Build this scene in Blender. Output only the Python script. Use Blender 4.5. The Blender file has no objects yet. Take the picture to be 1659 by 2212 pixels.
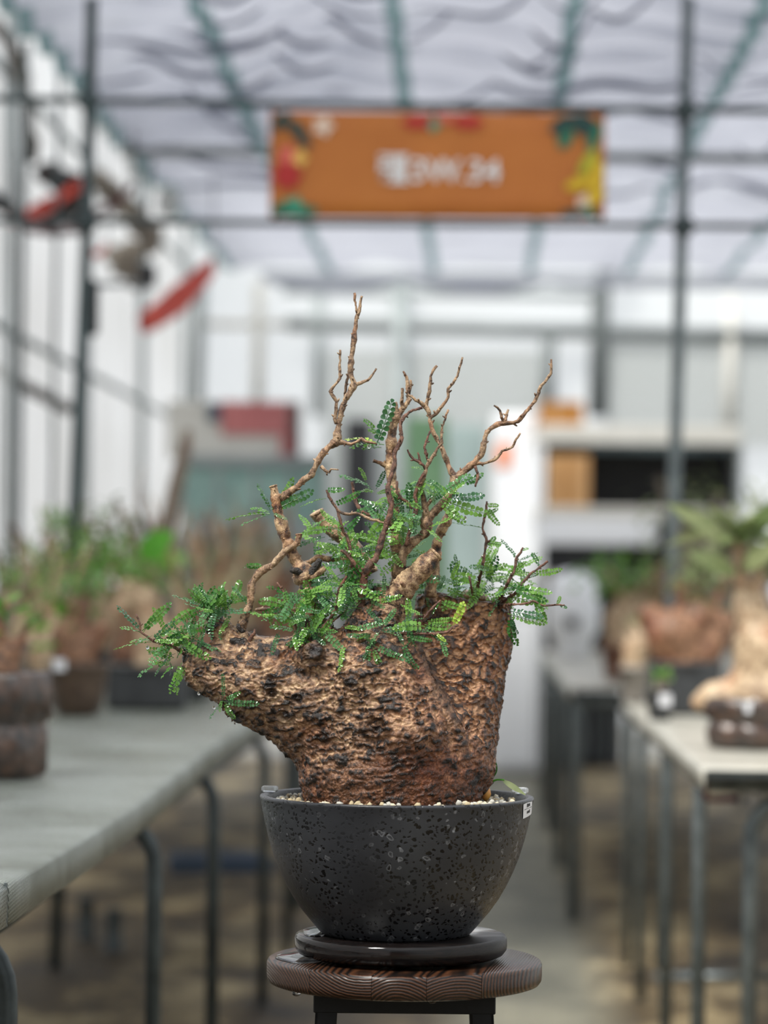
import bpy, bmesh, math, random
import openvdb as vdb
import numpy as np
from mathutils import Vector, Matrix, Euler
random.seed(7)
PI = math.pi
S = bpy.context.scene
COL = S.collection

# ------------------------------------------------------------------ camera, light, exposure
F = 6300.0            # focal length in pixels of the 1659x2212 frame
HY = 1250.0           # row of the horizon
CX = 829.5
ROLL = 0.010
CH = 1.20             # camera height
D0 = 3.453            # distance of the tree
cd = bpy.data.cameras.new('camera')
cam = bpy.data.objects.new('camera', cd); COL.objects.link(cam)
cd.sensor_fit = 'VERTICAL'; cd.sensor_height = 36.0
cd.lens = F / 2212 * 36.0
cd.shift_y = (HY - 1106) / 2212
cd.clip_start = 0.05; cd.clip_end = 200
cd.dof.use_dof = True; cd.dof.focus_distance = D0 - 0.05; cd.dof.aperture_fstop = 3.25
cam.matrix_world = Matrix.Translation((0, 0, CH)) @ Matrix.Rotation(PI/2, 4, 'X') @ Matrix.Rotation(ROLL, 4, 'Z')
S.camera = cam

w = bpy.data.worlds.new('overcast_sky'); S.world = w; w.use_nodes = True
bg = w.node_tree.nodes['Background']
bg.inputs[0].default_value = (0.93, 0.96, 1.0, 1); bg.inputs[1].default_value = 1.45
sd = bpy.data.lights.new('sun', 'SUN'); sd.energy = 4.6; sd.angle = math.radians(13); sd.color = (1, 0.97, 0.91)
so = bpy.data.objects.new('sun', sd); COL.objects.link(so)
so.rotation_euler = Vector((0.42, 0.50, -1)).to_track_quat('-Z', 'Y').to_euler()

S.view_settings.view_transform = 'Standard'; S.view_settings.look = 'None'
S.view_settings.gamma = 1; S.view_settings.use_curve_mapping = False
S.view_settings.exposure = 0.05

# ------------------------------------------------------------------ helpers
def P(px, py, Z):
    a = px - CX; b = HY - py
    u = a*math.cos(ROLL) - b*math.sin(ROLL); v = a*math.sin(ROLL) + b*math.cos(ROLL)
    return Vector((u/F*Z, Z, CH + v/F*Z))
def px2m(n, Z): return n/F*Z

def srgb(r, g, b):
    f = lambda c: (c/255/12.92) if c/255 <= 0.04045 else ((c/255+0.055)/1.055)**2.4
    return (f(r), f(g), f(b), 1)

ROOTLOC = {}
def thing(name, label, cat, loc=(0, 0, 0), group=None):
    o = bpy.data.objects.new(name, None); COL.objects.link(o); o.location = loc
    o.empty_display_size = 0.05
    o['label'] = label; o['category'] = cat
    if group: o['group'] = group
    ROOTLOC[o.name] = Vector(loc)
    return o
def rootloc(o):
    while o is not None and o.parent is not None: o = o.parent
    return ROOTLOC.get(o.name, Vector((0, 0, 0))) if o is not None else Vector((0, 0, 0))
def mk(name, verts, faces, m, parent=None, smooth=True):
    """verts in world space; the object's own origin is its root's"""
    off = rootloc(parent)
    me = bpy.data.meshes.new(name)
    me.from_pydata([tuple(Vector(v) - off) for v in verts], [], [tuple(f) for f in faces])
    return link(name, me, m, parent, smooth)
def link(name, me, m, parent=None, smooth=True):
    if m is not None and len(me.materials) == 0: me.materials.append(m)
    if smooth: me.shade_smooth()
    o = bpy.data.objects.new(name, me); COL.objects.link(o); o.parent = parent
    return o
def tag(o, label, cat, group=None):
    o['label'] = label; o['category'] = cat
    if group: o['group'] = group
    return o
def struct(o, label=None):
    o['kind'] = 'structure'
    if label: o['label'] = label
    return o

class MB:
    def __init__(s): s.v = []; s.f = []
    def add(s, v, f):
        n = len(s.v); s.v += [Vector(a) for a in v]; s.f += [tuple(i+n for i in q) for q in f]; return s
    def box(s, c, d, rz=0, bev=0.0):
        c = Vector(c); hx, hy, hz = d[0]/2, d[1]/2, d[2]/2
        b = min(bev, hx*.9, hy*.9, hz*.9)
        R = Matrix.Rotation(rz, 3, 'Z')
        if b <= 0:
            v = [c + R @ Vector((x, y, z)) for z in (-hz, hz) for x, y in ((-hx, -hy), (hx, -hy), (hx, hy), (-hx, hy))]
            f = [(3, 2, 1, 0), (4, 5, 6, 7), (0, 1, 5, 4), (1, 2, 6, 5), (2, 3, 7, 6), (3, 0, 4, 7)]
            return s.add(v, f)
        def ring(i, z):
            x, y = hx-i, hy-i; r = b
            return [(-x+r, -y), (x-r, -y), (x, -y+r), (x, y-r), (x-r, y), (-x+r, y), (-x, y-r), (-x, -y+r)]
        lv = [(b, -hz), (0, -hz+b), (0, hz-b), (b, hz)]
        v = []
        for i, z in lv: v += [c + R @ Vector((x, y, z)) for x, y in ring(i, z)]
        f = [tuple(range(7, -1, -1)), tuple(range(24, 32))]
        for k in range(3):
            for j in range(8):
                a = k*8+j; bb = k*8+(j+1) % 8
                f.append((a, bb, bb+8, a+8))
        return s.add(v, f)
    def tube(s, pts, rad, n=10, cap=True):
        v, f = tube_geo(pts, rad, n, cap); return s.add(v, f)
    def build(s, name, m, parent=None, smooth=False):
        return mk(name, s.v, s.f, m, parent, smooth)

def tube_geo(pts, rad, n=10, cap=True, wob=None):
    pts = [Vector(p) for p in pts]
    if not hasattr(rad, '__len__'): rad = [rad]*len(pts)
    v = []; f = []
    T = []
    for i in range(len(pts)):
        a = pts[max(0, i-1)]; b = pts[min(len(pts)-1, i+1)]
        d = (b-a); T.append(d.normalized() if d.length > 1e-9 else Vector((0, 0, 1)))
    up = Vector((0, 1, 0)) if abs(T[0].y) < .9 else Vector((1, 0, 0))
    N = T[0].cross(up).normalized()
    for i, p in enumerate(pts):
        N = (N - T[i]*N.dot(T[i])).normalized(); B = T[i].cross(N)
        for k in range(n):
            a = 2*PI*k/n; r = rad[i] * (wob(i, k) if wob else 1)
            v.append(p + (N*math.cos(a) + B*math.sin(a))*r)
    for i in range(len(pts)-1):
        for k in range(n):
            a = i*n+k; b = i*n+(k+1) % n
            f.append((a, b, b+n, a+n))
    if cap:
        f.append(tuple(range(n-1, -1, -1))); f.append(tuple(range((len(pts)-1)*n, len(pts)*n)))
    return v, f

def lathe(profile, c, n=64, closed=False, wob=None):
    """profile (r, z) from the world point c"""
    c = Vector(c); v = []; f = []
    for i, (r, z) in enumerate(profile):
        for k in range(n):
            a = 2*PI*k/n; rr = r*(wob(a, z) if wob else 1)
            v.append(c + Vector((rr*math.cos(a), rr*math.sin(a), z)))
    m = len(profile)
    for i in range(m if closed else m-1):
        j = (i+1) % m
        for k in range(n):
            f.append((i*n+k, i*n+(k+1) % n, j*n+(k+1) % n, j*n+k))
    if not closed:
        if profile[0][0] > 1e-6: f.append(tuple(range(n-1, -1, -1)))
        if profile[-1][0] > 1e-6: f.append(tuple(range((m-1)*n, m*n)))
    return v, f

def spline(pts, step):
    """Catmull-Rom through (x, y, z, r) tuples, resampled about every step"""
    P_ = [np.array(p, float) for p in pts]
    if len(P_) < 2: return P_
    E = [2*P_[0]-P_[1]] + P_ + [2*P_[-1]-P_[-2]]
    out = []
    for i in range(1, len(E)-2):
        a, b, c, d = E[i-1], E[i], E[i+1], E[i+2]
        L = np.linalg.norm((c-b)[:3]); n = max(1, int(L/step))
        for k in range(n):
            t = k/n
            q = 0.5*((2*b) + (-a+c)*t + (2*a-5*b+4*c-d)*t*t + (-a+3*b-3*c+d)*t**3)
            q = q*0.4 + (b+(c-b)*t)*0.6
            out.append(q)
    out.append(P_[-1]); return out

# ------------------------------------------------------------------ numpy noise
def _h(ix, iy, iz, s):
    n = (ix.astype(np.int64)*73856093) ^ (iy.astype(np.int64)*19349663) ^ (iz.astype(np.int64)*83492791) ^ (s*2654435761)
    n = (n ^ (n >> 13)) * 1274126177; n &= 0x7fffffff
    n = (n ^ (n >> 16)) * 668265263; n &= 0x7fffffff
    return (n % 65536)/65536.0
def vnoise(p, s=0):
    i = np.floor(p); f = p-i; f = f*f*(3-2*f); r = 0
    for dx in (0, 1):
        for dy in (0, 1):
            for dz in (0, 1):
                h = _h(i[:, 0]+dx, i[:, 1]+dy, i[:, 2]+dz, s)
                r = r + h*(f[:, 0] if dx else 1-f[:, 0])*(f[:, 1] if dy else 1-f[:, 1])*(f[:, 2] if dz else 1-f[:, 2])
    return r*2-1
def fbm(p, o=3, s=0):
    r = 0; a = 1; t = 0
    for k in range(o):
        r = r + a*vnoise(p*(2**k)+k*17.3, s+k); t += a; a *= .5
    return r/t
def worley(p, s=0):
    i = np.floor(p); d1 = np.full(len(p), 9.0); d2 = np.full(len(p), 9.0)
    for dx in (-1, 0, 1):
        for dy in (-1, 0, 1):
            for dz in (-1, 0, 1):
                c = i + np.array([dx, dy, dz])
                q = np.stack([c[:, 0]+_h(c[:, 0], c[:, 1], c[:, 2], s), c[:, 1]+_h(c[:, 0], c[:, 1], c[:, 2], s+1), c[:, 2]+_h(c[:, 0], c[:, 1], c[:, 2], s+2)], 1)
                d = np.sqrt(((p-q)**2).sum(1))
                m = d < d1
                d2 = np.where(m, d1, np.minimum(d2, d)); d1 = np.where(m, d, d1)
    return d1, d2
def sstep(a, b, x):
    t = np.clip((x-a)/(b-a), 0, 1); return t*t*(3-2*t)

# ------------------------------------------------------------------ materials
def nmat(name):
    m = bpy.data.materials.new(name); m.use_nodes = True
    nt = m.node_tree; b = nt.nodes['Principled BSDF']
    return m, nt, b
def N(nt, t, **k):
    n = nt.nodes.new(t)
    for a, v in k.items():
        if a.startswith('i_'):
            key = a[2:]; n.inputs[int(key) if key.isdigit() else key.replace('_', ' ')].default_value = v
        else: setattr(n, a, v)
    return n
def ramp(nt, stops, src=None):
    r = nt.nodes.new('ShaderNodeValToRGB'); e = r.color_ramp.elements
    while len(e) > 1: e.remove(e[0])
    e[0].position = stops[0][0]; e[0].color = stops[0][1]
    for p, c in stops[1:]:
        x = e.new(p); x.color = c
    if src is not None: nt.links.new(src, r.inputs[0])
    return r
def simple(name, c1, c2=None, scale=20, rough=0.5, metal=0, bump=0.0, bscale=None, spec=0.5, coat=0, detail=4):
    m, nt, b = nmat(name); L = nt.links
    b.inputs['Roughness'].default_value = rough; b.inputs['Metallic'].default_value = metal
    b.inputs['Specular IOR Level'].default_value = spec; b.inputs['Coat Weight'].default_value = coat
    c2 = c2 or tuple(min(1, x*0.75) for x in c1[:3]) + (1,)
    tc = N(nt, 'ShaderNodeTexCoord')
    no = N(nt, 'ShaderNodeTexNoise', i_Scale=scale, i_Detail=detail, i_Roughness=.6); L.new(tc.outputs['Object'], no.inputs['Vector'])
    r = ramp(nt, [(.35, c1), (.65, c2)], no.outputs['Fac']); L.new(r.outputs[0], b.inputs['Base Color'])
    if bump:
        n2 = N(nt, 'ShaderNodeTexNoise', i_Scale=bscale or scale*3, i_Detail=5); L.new(tc.outputs['Object'], n2.inputs['Vector'])
        bp = N(nt, 'ShaderNodeBump', i_Strength=bump, i_Distance=0.004); L.new(n2.outputs['Fac'], bp.inputs['Height']); L.new(bp.outputs[0], b.inputs['Normal'])
    return m

def film_mat(name, col, trans_fac, translucent_col, opaque_rough=.5, pattern=None):
    """woven or plastic sheet: part lets light straight through, part scatters it on"""
    m = bpy.data.materials.new(name); m.use_nodes = True; nt = m.node_tree; nt.nodes.clear(); L = nt.links
    out = N(nt, 'ShaderNodeOutputMaterial')
    tr = N(nt, 'ShaderNodeBsdfTransparent'); tl = N(nt, 'ShaderNodeBsdfTranslucent'); di = N(nt, 'ShaderNodeBsdfDiffuse')
    tl.inputs[0].default_value = translucent_col; di.inputs[0].default_value = col
    mx = N(nt, 'ShaderNodeMixShader', i_0=.5); L.new(tl.outputs[0], mx.inputs[1]); L.new(di.outputs[0], mx.inputs[2])
    m2 = N(nt, 'ShaderNodeMixShader', i_0=1-trans_fac); L.new(tr.outputs[0], m2.inputs[1]); L.new(mx.outputs[0], m2.inputs[2])
    if pattern:
        tc = N(nt, 'ShaderNodeTexCoord'); no = N(nt, 'ShaderNodeTexNoise', i_Scale=pattern[0], i_Detail=3); L.new(tc.outputs['Object'], no.inputs[0])
        mr = N(nt, 'ShaderNodeMapRange', i_1=.35, i_2=.65, i_3=1-trans_fac-pattern[1], i_4=1-trans_fac+pattern[1]); L.new(no.outputs[0], mr.inputs[0]); L.new(mr.outputs[0], m2.inputs[0])
    L.new(m2.outputs[0], out.inputs[0]); return m

M = {}
M['galv'] = simple('galvanised_steel', srgb(118, 126, 128), srgb(88, 96, 98), 30, .42, .55)
M['galv_dark'] = simple('weathered_steel', srgb(78, 86, 88), srgb(52, 58, 60), 14, .45, .5, .1)
M['frame'] = simple('painted_green_grey_steel', srgb(62, 76, 78), srgb(40, 50, 52), 6, .5, .2)
M['frame_light'] = simple('pale_painted_frame', srgb(150, 158, 158), srgb(128, 135, 136), 3, .6)
M['frame_far'] = simple('grey_painted_frame', srgb(118, 124, 124), srgb(96, 102, 102), 3, .6)
M['black'] = simple('black_plastic', srgb(22, 23, 25), srgb(34, 35, 38), 8, .45)
M['blacksteel'] = simple('black_powder_coated_steel', srgb(8, 9, 10), srgb(14, 15, 17), 60, .5, 0, .05, None, .25)
M['white'] = simple('white_enamel', srgb(240, 242, 244), srgb(232, 234, 238), 2, .4)
M['offwhite'] = simple('offwhite_board', srgb(205, 203, 196), srgb(190, 188, 180), 3, .6)
M['greyboard'] = simple('grey_board', srgb(150, 158, 158), srgb(135, 142, 142), 3, .6)
M['card'] = simple('brown_cardboard', srgb(186, 146, 100), srgb(168, 126, 80), 5, .8)
M['card_dark'] = simple('amber_cardboard', srgb(168, 116, 52), srgb(146, 96, 40), 5, .8)
M['green_sheet'] = simple('green_sheet', srgb(96, 128, 96), srgb(80, 112, 82), 3, .6)
M['teal_glass'] = simple('pale_teal_glass', srgb(150, 178, 170), srgb(120, 150, 145), 8, .15, 0)
M['pink'] = simple('faded_pink_print', srgb(190, 120, 118), srgb(176, 100, 100), 3, .6)
M['maroon'] = simple('maroon_card', srgb(92, 48, 48), srgb(76, 40, 40), 3, .6)
M['navy'] = simple('navy_print', srgb(62, 78, 98), srgb(50, 66, 88), 3, .6)
M['red'] = simple('red_orange_tarpaulin', srgb(214, 74, 46), srgb(176, 50, 34), 10, .6)
M['netdark'] = simple('dark_netting', srgb(70, 66, 62), srgb(120, 112, 104), 14, .9)
M['teal'] = film_mat('teal_webbing', srgb(104, 146, 144), .25, srgb(120, 160, 158))
M['label'] = simple('white_label', srgb(232, 232, 236), srgb(224, 224, 228), 3, .5)
M['ink'] = simple('black_ink', srgb(25, 25, 28), srgb(25, 25, 28), 3, .6)
M['ribmetal'] = simple('aluminium_fin', srgb(140, 146, 148), srgb(120, 126, 128), 5, .45, .3)
M['dark_recess'] = simple('black_panel', srgb(18, 19, 20), srgb(26, 27, 28), 5, .6)

def bark_mat(name, light, mid, dark, red, fine=0.5, scl=1.0, rough=.34, attr=True):
    m, nt, b = nmat(name); L = nt.links
    tc = N(nt, 'ShaderNodeTexCoord'); O = tc.outputs['Object']
    big = N(nt, 'ShaderNodeTexNoise', i_Scale=16*scl, i_Detail=3); L.new(O, big.inputs[0])
    med = N(nt, 'ShaderNodeTexNoise', i_Scale=70*scl, i_Detail=6, i_Roughness=.7); L.new(O, med.inputs[0])
    fn = N(nt, 'ShaderNodeTexNoise', i_Scale=330*scl, i_Detail=4, i_Roughness=.7); L.new(O, fn.inputs[0])
    if attr:
        at = N(nt, 'ShaderNodeAttribute', attribute_name='relief')
        h = N(nt, 'ShaderNodeMath', operation='MULTIPLY_ADD', i_1=.62); L.new(at.outputs['Fac'], h.inputs[0])
        mm = N(nt, 'ShaderNodeMath', operation='MULTIPLY_ADD', i_1=.95, i_2=-.34); L.new(med.outputs[0], mm.inputs[0]); L.new(mm.outputs[0], h.inputs[2])
        h = h.outputs[0]
    else: h = med.outputs[0]
    c = ramp(nt, [(.16, dark), (.40, mid), (.70, light)] if attr else [(.35, dark), (.44, mid), (.60, light)], h)
    # rusty patches and black scabs
    rp = ramp(nt, [(.52, (0, 0, 0, 1)), (.66, (1, 1, 1, 1))], big.outputs[0])
    r2 = N(nt, 'ShaderNodeMath', operation='MULTIPLY', i_1=.6); L.new(rp.outputs[0], r2.inputs[0])
    m1 = N(nt, 'ShaderNodeMixRGB'); m1.blend_type = 'MULTIPLY'; L.new(r2.outputs[0], m1.inputs[0]); L.new(c.outputs[0], m1.inputs[1]); m1.inputs[2].default_value = red
    vo = N(nt, 'ShaderNodeTexVoronoi', i_Scale=90*scl); wv = N(nt, 'ShaderNodeVectorMath', operation='ADD'); L.new(O, wv.inputs[0])
    sc = N(nt, 'ShaderNodeVectorMath', operation='SCALE'); sc.inputs['Scale'].default_value = .010/scl; L.new(med.outputs['Color'], sc.inputs[0]); L.new(sc.outputs[0], wv.inputs[1]); L.new(wv.outputs[0], vo.inputs['Vector'])
    sp = ramp(nt, [(.10, (1, 1, 1, 1)), (.22, (0, 0, 0, 1))], vo.outputs['Distance'])
    gate = ramp(nt, [(.50, (0, 0, 0, 1)), (.60, (1, 1, 1, 1))], med.outputs[0])
    g2 = N(nt, 'ShaderNodeMath', operation='MULTIPLY'); L.new(sp.outputs[0], g2.inputs[0]); L.new(gate.outputs[0], g2.inputs[1])
    g3 = N(nt, 'ShaderNodeMath', operation='MULTIPLY', i_1=.3); L.new(g2.outputs[0], g3.inputs[0])
    m2 = N(nt, 'ShaderNodeMixRGB'); L.new(g3.outputs[0], m2.inputs[0]); L.new(m1.outputs[0], m2.inputs[1]); m2.inputs[2].default_value = dark
    fr = ramp(nt, [(.30, (.55, .55, .55, 1)), (.62, (1.15, 1.15, 1.15, 1))], fn.outputs[0])
    m3 = N(nt, 'ShaderNodeMixRGB', i_0=1.0); m3.blend_type = 'MULTIPLY'; L.new(m2.outputs[0], m3.inputs[1]); L.new(fr.outputs[0], m3.inputs[2])
    L.new(m3.outputs[0], b.inputs['Base Color'])
    b.inputs['Roughness'].default_value = rough
    b1 = N(nt, 'ShaderNodeBump', i_Strength=fine, i_Distance=.0012); L.new(fn.outputs[0], b1.inputs['Height'])
    b2 = N(nt, 'ShaderNodeBump', i_Strength=fine, i_Distance=.003); L.new(med.outputs[0], b2.inputs['Height']); L.new(b1.outputs[0], b2.inputs['Normal'])
    L.new(b2.outputs[0], b.inputs['Normal'])
    return m, nt, b, m3
BARK, _nt, _b, _m3 = bark_mat('wet_knobbly_bark', srgb(220, 188, 150), srgb(136, 102, 76), srgb(26, 20, 16), srgb(222, 170, 134), 1.0, 1.0, .25)
# attribute 'scab' holds scars at the knots and shade painted into the fold
_at = N(_nt, 'ShaderNodeAttribute', attribute_name='scab_shade')
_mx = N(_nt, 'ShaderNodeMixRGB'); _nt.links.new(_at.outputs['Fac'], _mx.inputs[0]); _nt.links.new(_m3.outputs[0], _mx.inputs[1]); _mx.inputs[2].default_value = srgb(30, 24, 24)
_at2 = N(_nt, 'ShaderNodeAttribute', attribute_name='redness')
_my = N(_nt, 'ShaderNodeMixRGB'); _my.blend_type = 'MULTIPLY'; _nt.links.new(_at2.outputs['Fac'], _my.inputs[0]); _nt.links.new(_mx.outputs[0], _my.inputs[1]); _my.inputs[2].default_value = srgb(214, 172, 148)
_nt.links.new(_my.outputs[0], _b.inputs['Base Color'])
TWIG = bark_mat('pale_twig_bark', srgb(190, 160, 126), srgb(112, 84, 62), srgb(34, 26, 22), srgb(215, 165, 135), .9, 1.6, .36, False)[0]
TWIGR = bark_mat('reddish_twig_bark', srgb(138, 98, 78), srgb(84, 56, 44), srgb(34, 24, 20), srgb(220, 165, 140), .9, 2.0, .34, False)[0]
STUB = bark_mat('pruned_stub_bark', srgb(204, 172, 132), srgb(112, 80, 58), srgb(26, 20, 18), srgb(222, 165, 130), 1.0, 1.2, .34, False)[0]
BGBARK = [bark_mat('far_bark_'+n, a, b_, c, d, .4, .8, .5, False)[0] for n, a, b_, c, d in (
    ('beige', srgb(206, 182, 150), srgb(166, 138, 108), srgb(84, 66, 52), srgb(225, 170, 140)),
    ('rust', srgb(158, 116, 86), srgb(110, 78, 56), srgb(46, 34, 28), srgb(220, 140, 110)),
    ('grey', srgb(156, 140, 124), srgb(112, 98, 86), srgb(50, 44, 40), srgb(225, 170, 140)))]

def leaf_mat(name, a, b_, rough=.17, trans=.3):
    m, nt, b = nmat(name); L = nt.links
    tc = N(nt, 'ShaderNodeTexCoord'); no = N(nt, 'ShaderNodeTexNoise', i_Scale=60, i_Detail=2); L.new(tc.outputs['Object'], no.inputs[0])
    oi = N(nt, 'ShaderNodeObjectInfo')
    ad = N(nt, 'ShaderNodeMath', operation='MULTIPLY_ADD', i_1=.6, i_2=-.3); L.new(oi.outputs['Random'], ad.inputs[0])
    a2 = N(nt, 'ShaderNodeMath', operation='ADD'); L.new(ad.outputs[0], a2.inputs[0]); L.new(no.outputs[0], a2.inputs[1])
    r = ramp(nt, [(.25, a), (.75, b_)], a2.outputs[0]); L.new(r.outputs[0], b.inputs['Base Color'])
    b.inputs['Roughness'].default_value = rough; b.inputs['Specular IOR Level'].default_value = .7
    tl = N(nt, 'ShaderNodeBsdfTranslucent'); L.new(r.outputs[0], tl.inputs[0])
    mx = N(nt, 'ShaderNodeMixShader', i_0=trans); L.new(b.outputs[0], mx.inputs[1]); L.new(tl.outputs[0], mx.inputs[2])
    L.new(mx.outputs[0], nt.nodes['Material Output'].inputs[0]); return m
LEAF = leaf_mat('glossy_green_leaflets', srgb(48, 104, 40), srgb(116, 162, 70))
LEAFB = leaf_mat('blue_green_leaflets', srgb(46, 92, 54), srgb(92, 142, 84))
LEAFY = leaf_mat('young_yellow_green_leaflets', srgb(130, 168, 50), srgb(166, 196, 74))
LEAFBG = leaf_mat('soft_green_leaves', srgb(62, 128, 34), srgb(140, 176, 84), .45, .35)
LEAFBR = leaf_mat('bright_green_leaf', srgb(80, 156, 30), srgb(110, 184, 56), .45, .4)
LEAFOL = leaf_mat('olive_leaves', srgb(96, 116, 66), srgb(146, 154, 108), .45, .3)

# ================================================================== SETTING
def line_x(X0, m, Z): return X0 + m*Z
MW = 0.033            # the house runs slightly to the right of the lens axis
# ground: packed soil and gravel, displaced
def ground_mesh():
    xs = np.linspace(-6, 8, 150); ys = np.concatenate([np.linspace(-9, -3.2, 12), np.linspace(-3, 14, 190), np.linspace(14.2, 24, 30)])
    X, Y = np.meshgrid(xs, ys); p = np.stack([X.ravel(), Y.ravel(), np.zeros(X.size)], 1)
    z = 0.016*fbm(p*2.2, 4, 3) + 0.010*np.abs(fbm(p*7, 3, 8))
    # the trodden aisle is flatter
    ax = X.ravel() - (.14 + .033*Y.ravel()); z *= np.clip(np.abs(ax)/.35, .25, 1)
    p[:, 2] = z - .012
    nx = len(xs); f = [(j*nx+i, j*nx+i+1, (j+1)*nx+i+1, (j+1)*nx+i) for j in range(len(ys)-1) for i in range(nx-1)]
    return p, f
gm, nt, b = nmat('packed_soil_and_grit'); L = nt.links
tc = N(nt, 'ShaderNodeTexCoord')
mp = N(nt, 'ShaderNodeMapping'); mp.inputs['Scale'].default_value = (1, .55, 1); L.new(tc.outputs['Object'], mp.inputs[0])
n1 = N(nt, 'ShaderNodeTexNoise', i_Scale=2.6, i_Detail=6, i_Roughness=.65); L.new(mp.outputs[0], n1.inputs[0])
n2 = N(nt, 'ShaderNodeTexNoise', i_Scale=60, i_Detail=4); L.new(tc.outputs['Object'], n2.inputs[0])
r1 = ramp(nt, [(.36, srgb(42, 33, 20)), (.5, srgb(98, 82, 54)), (.63, srgb(180, 162, 124))], n1.outputs[0])
r2 = ramp(nt, [(.35, (.5, .5, .5, 1)), (.65, (1.3, 1.3, 1.3, 1))], n2.outputs[0])
mx = N(nt, 'ShaderNodeMixRGB', i_0=1.0); mx.blend_type = 'MULTIPLY'; L.new(r1.outputs[0], mx.inputs[1]); L.new(r2.outputs[0], mx.inputs[2])
# aisle: greyer grit down the middle
sx = N(nt, 'ShaderNodeSeparateXYZ'); L.new(tc.outputs['Object'], sx.inputs[0])
my = N(nt, 'ShaderNodeMath', operation='MULTIPLY_ADD', i_1=-.033, i_2=-.16); L.new(sx.outputs[1], my.inputs[0])
ax = N(nt, 'ShaderNodeMath', operation='ADD'); L.new(sx.outputs[0], ax.inputs[0]); L.new(my.outputs[0], ax.inputs[1])
ab = N(nt, 'ShaderNodeMath', operation='ABSOLUTE'); L.new(ax.outputs[0], ab.inputs[0])
rr = ramp(nt, [(.14, (.8, .8, .8, 1)), (.30, (0, 0, 0, 1))], ab.outputs[0])
m2 = N(nt, 'ShaderNodeMixRGB'); L.new(rr.outputs[0], m2.inputs[0]); L.new(mx.outputs[0], m2.inputs[1])
r3 = ramp(nt, [(.4, srgb(104, 104, 92)), (.62, srgb(136, 136, 122))], n1.outputs[0]); L.new(r3.outputs[0], m2.inputs[2])
L.new(m2.outputs[0], b.inputs['Base Color']); b.inputs['Roughness'].default_value = .55
bp = N(nt, 'ShaderNodeBump', i_Strength=.8, i_Distance=.02); L.new(n2.outputs[0], bp.inputs['Height']); L.new(bp.outputs[0], b.inputs['Normal'])
gp, gf = ground_mesh()
me = bpy.data.meshes.new('floor'); me.from_pydata(gp.tolist(), [], gf)
struct(link('floor', me, gm), 'packed brown soil floor with a greyer trodden aisle')

ZB = 19.6             # end wall
film_white = film_mat('clouded_white_film', srgb(205, 205, 203), .17, srgb(198, 198, 196), pattern=(1.2, .10))
film_grey = film_mat('clouded_grey_film', srgb(212, 215, 213), .24, srgb(205, 208, 208), pattern=(.6, .06))
cloth = film_mat('silver_shade_cloth', srgb(158, 162, 174), .10, srgb(188, 190, 200), pattern=(2.5, .06))

def quad_wall(name, a, b_, z0, z1, m, nx=12, nz=6, rip=.02):
    a = Vector(a); b_ = Vector(b_); v = []; f = []
    nrm = Vector((-(b_-a).y, (b_-a).x, 0)).normalized()
    for j in range(nz+1):
        for i in range(nx+1):
            p = a.lerp(b_, i/nx); p.z = z0+(z1-z0)*j/nz
            v.append(p + nrm*rip*math.sin(i*1.7+j*.6))
    for j in range(nz):
        for i in range(nx):
            q = j*(nx+1)+i; f.append((q, q+1, q+nx+2, q+nx+1))
    return mk(name, v, f, m, None, True)
wl = struct(quad_wall('wall_left', (-1.95-MW*7, -7, 0), (-1.95+MW*ZB, ZB, 0), 0, 4.6, film_white, 60, 8, .012), 'clouded white film side wall')
wr = struct(quad_wall('wall_right', (3.0-MW*7, -7, 0), (3.0+MW*ZB, ZB, 0), 0, 4.6, film_grey, 60, 8, .012), 'clouded film side wall')
wb = struct(quad_wall('wall_back', (-1.95+MW*ZB, ZB, 0), (3.0+MW*ZB, ZB, 0), 0, 4.6, film_grey, 16, 6, .01), 'clouded film end wall behind the benches')
wf = struct(quad_wall('wall_front_blocker', (-1.95-MW*7, -7, 0), (3.0-MW*7, -7, 0), 0, 4.6, simple('brown_blocker_wall', srgb(66, 62, 56), srgb(54, 50, 46), 2, .8), 8, 4, .01), 'dark end wall added behind the viewer to cut light and reflections')  # unseen wall, added to dim sky light and reflections from behind
# ribs of the side wall
for Z in (11.7, 14.0, 16.3, 18.6):
    X = -1.90+MW*Z
    MB().tube([(X, Z, 0), (X, Z, 4.5)], .022, 8).build('rib', M['frame_light'], wl, True)
for z_, Z0, Z1 in ((2.18, 9, ZB), (3.2, 9, ZB)):
    MB().tube([(-1.91+MW*Z0, Z0, z_), (-1.91+MW*Z1, Z1, z_)], .018, 8).build('rail', M['frame_light'], wl, True)
# brace bottom-left of the side wall
MB().tube([P(-40, 785, 12.0), P(150, 885, 12.6)], .026, 8).build('brace', M['netdark'], wl, True)
# end wall frame: posts and rails as they show
def far_bar(parent, pts, wd, m, Z=ZB-.12, name='frame_bar'):
    q = [P(x, y, Z) for x, y in pts]
    return MB().tube(q, px2m(wd/2, Z), 8).build(name, m, parent, True)
far_bar(wb, [(866, 600), (862, 1560)], 38, M['frame_light'])
far_bar(wb, [(1342, 540), (1300, 600), (1296, 680), (1290, 900)], 40, M['frame_far'])
far_bar(wb, [(1187, 716), (1183, 900)], 30, M['frame_far'])
far_bar(wb, [(1580, 640), (1574, 1000)], 26, M['offwhite'])
far_bar(wb, [(620, 700), (1750, 728)], 30, M['frame_far'])
far_bar(wb, [(610, 628), (1300, 640)], 16, M['frame_light'])
far_bar(wb, [(435, 600), (425, 900)], 26, M['frame_light'])
far_bar(wb, [(560, 610), (556, 900)], 24, M['offwhite'])
far_bar(wb, [(690, 610), (684, 900)], 24, M['frame_light'])
far_bar(wb, [(420, 700), (620, 700)], 16, M['offwhite'])
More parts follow.
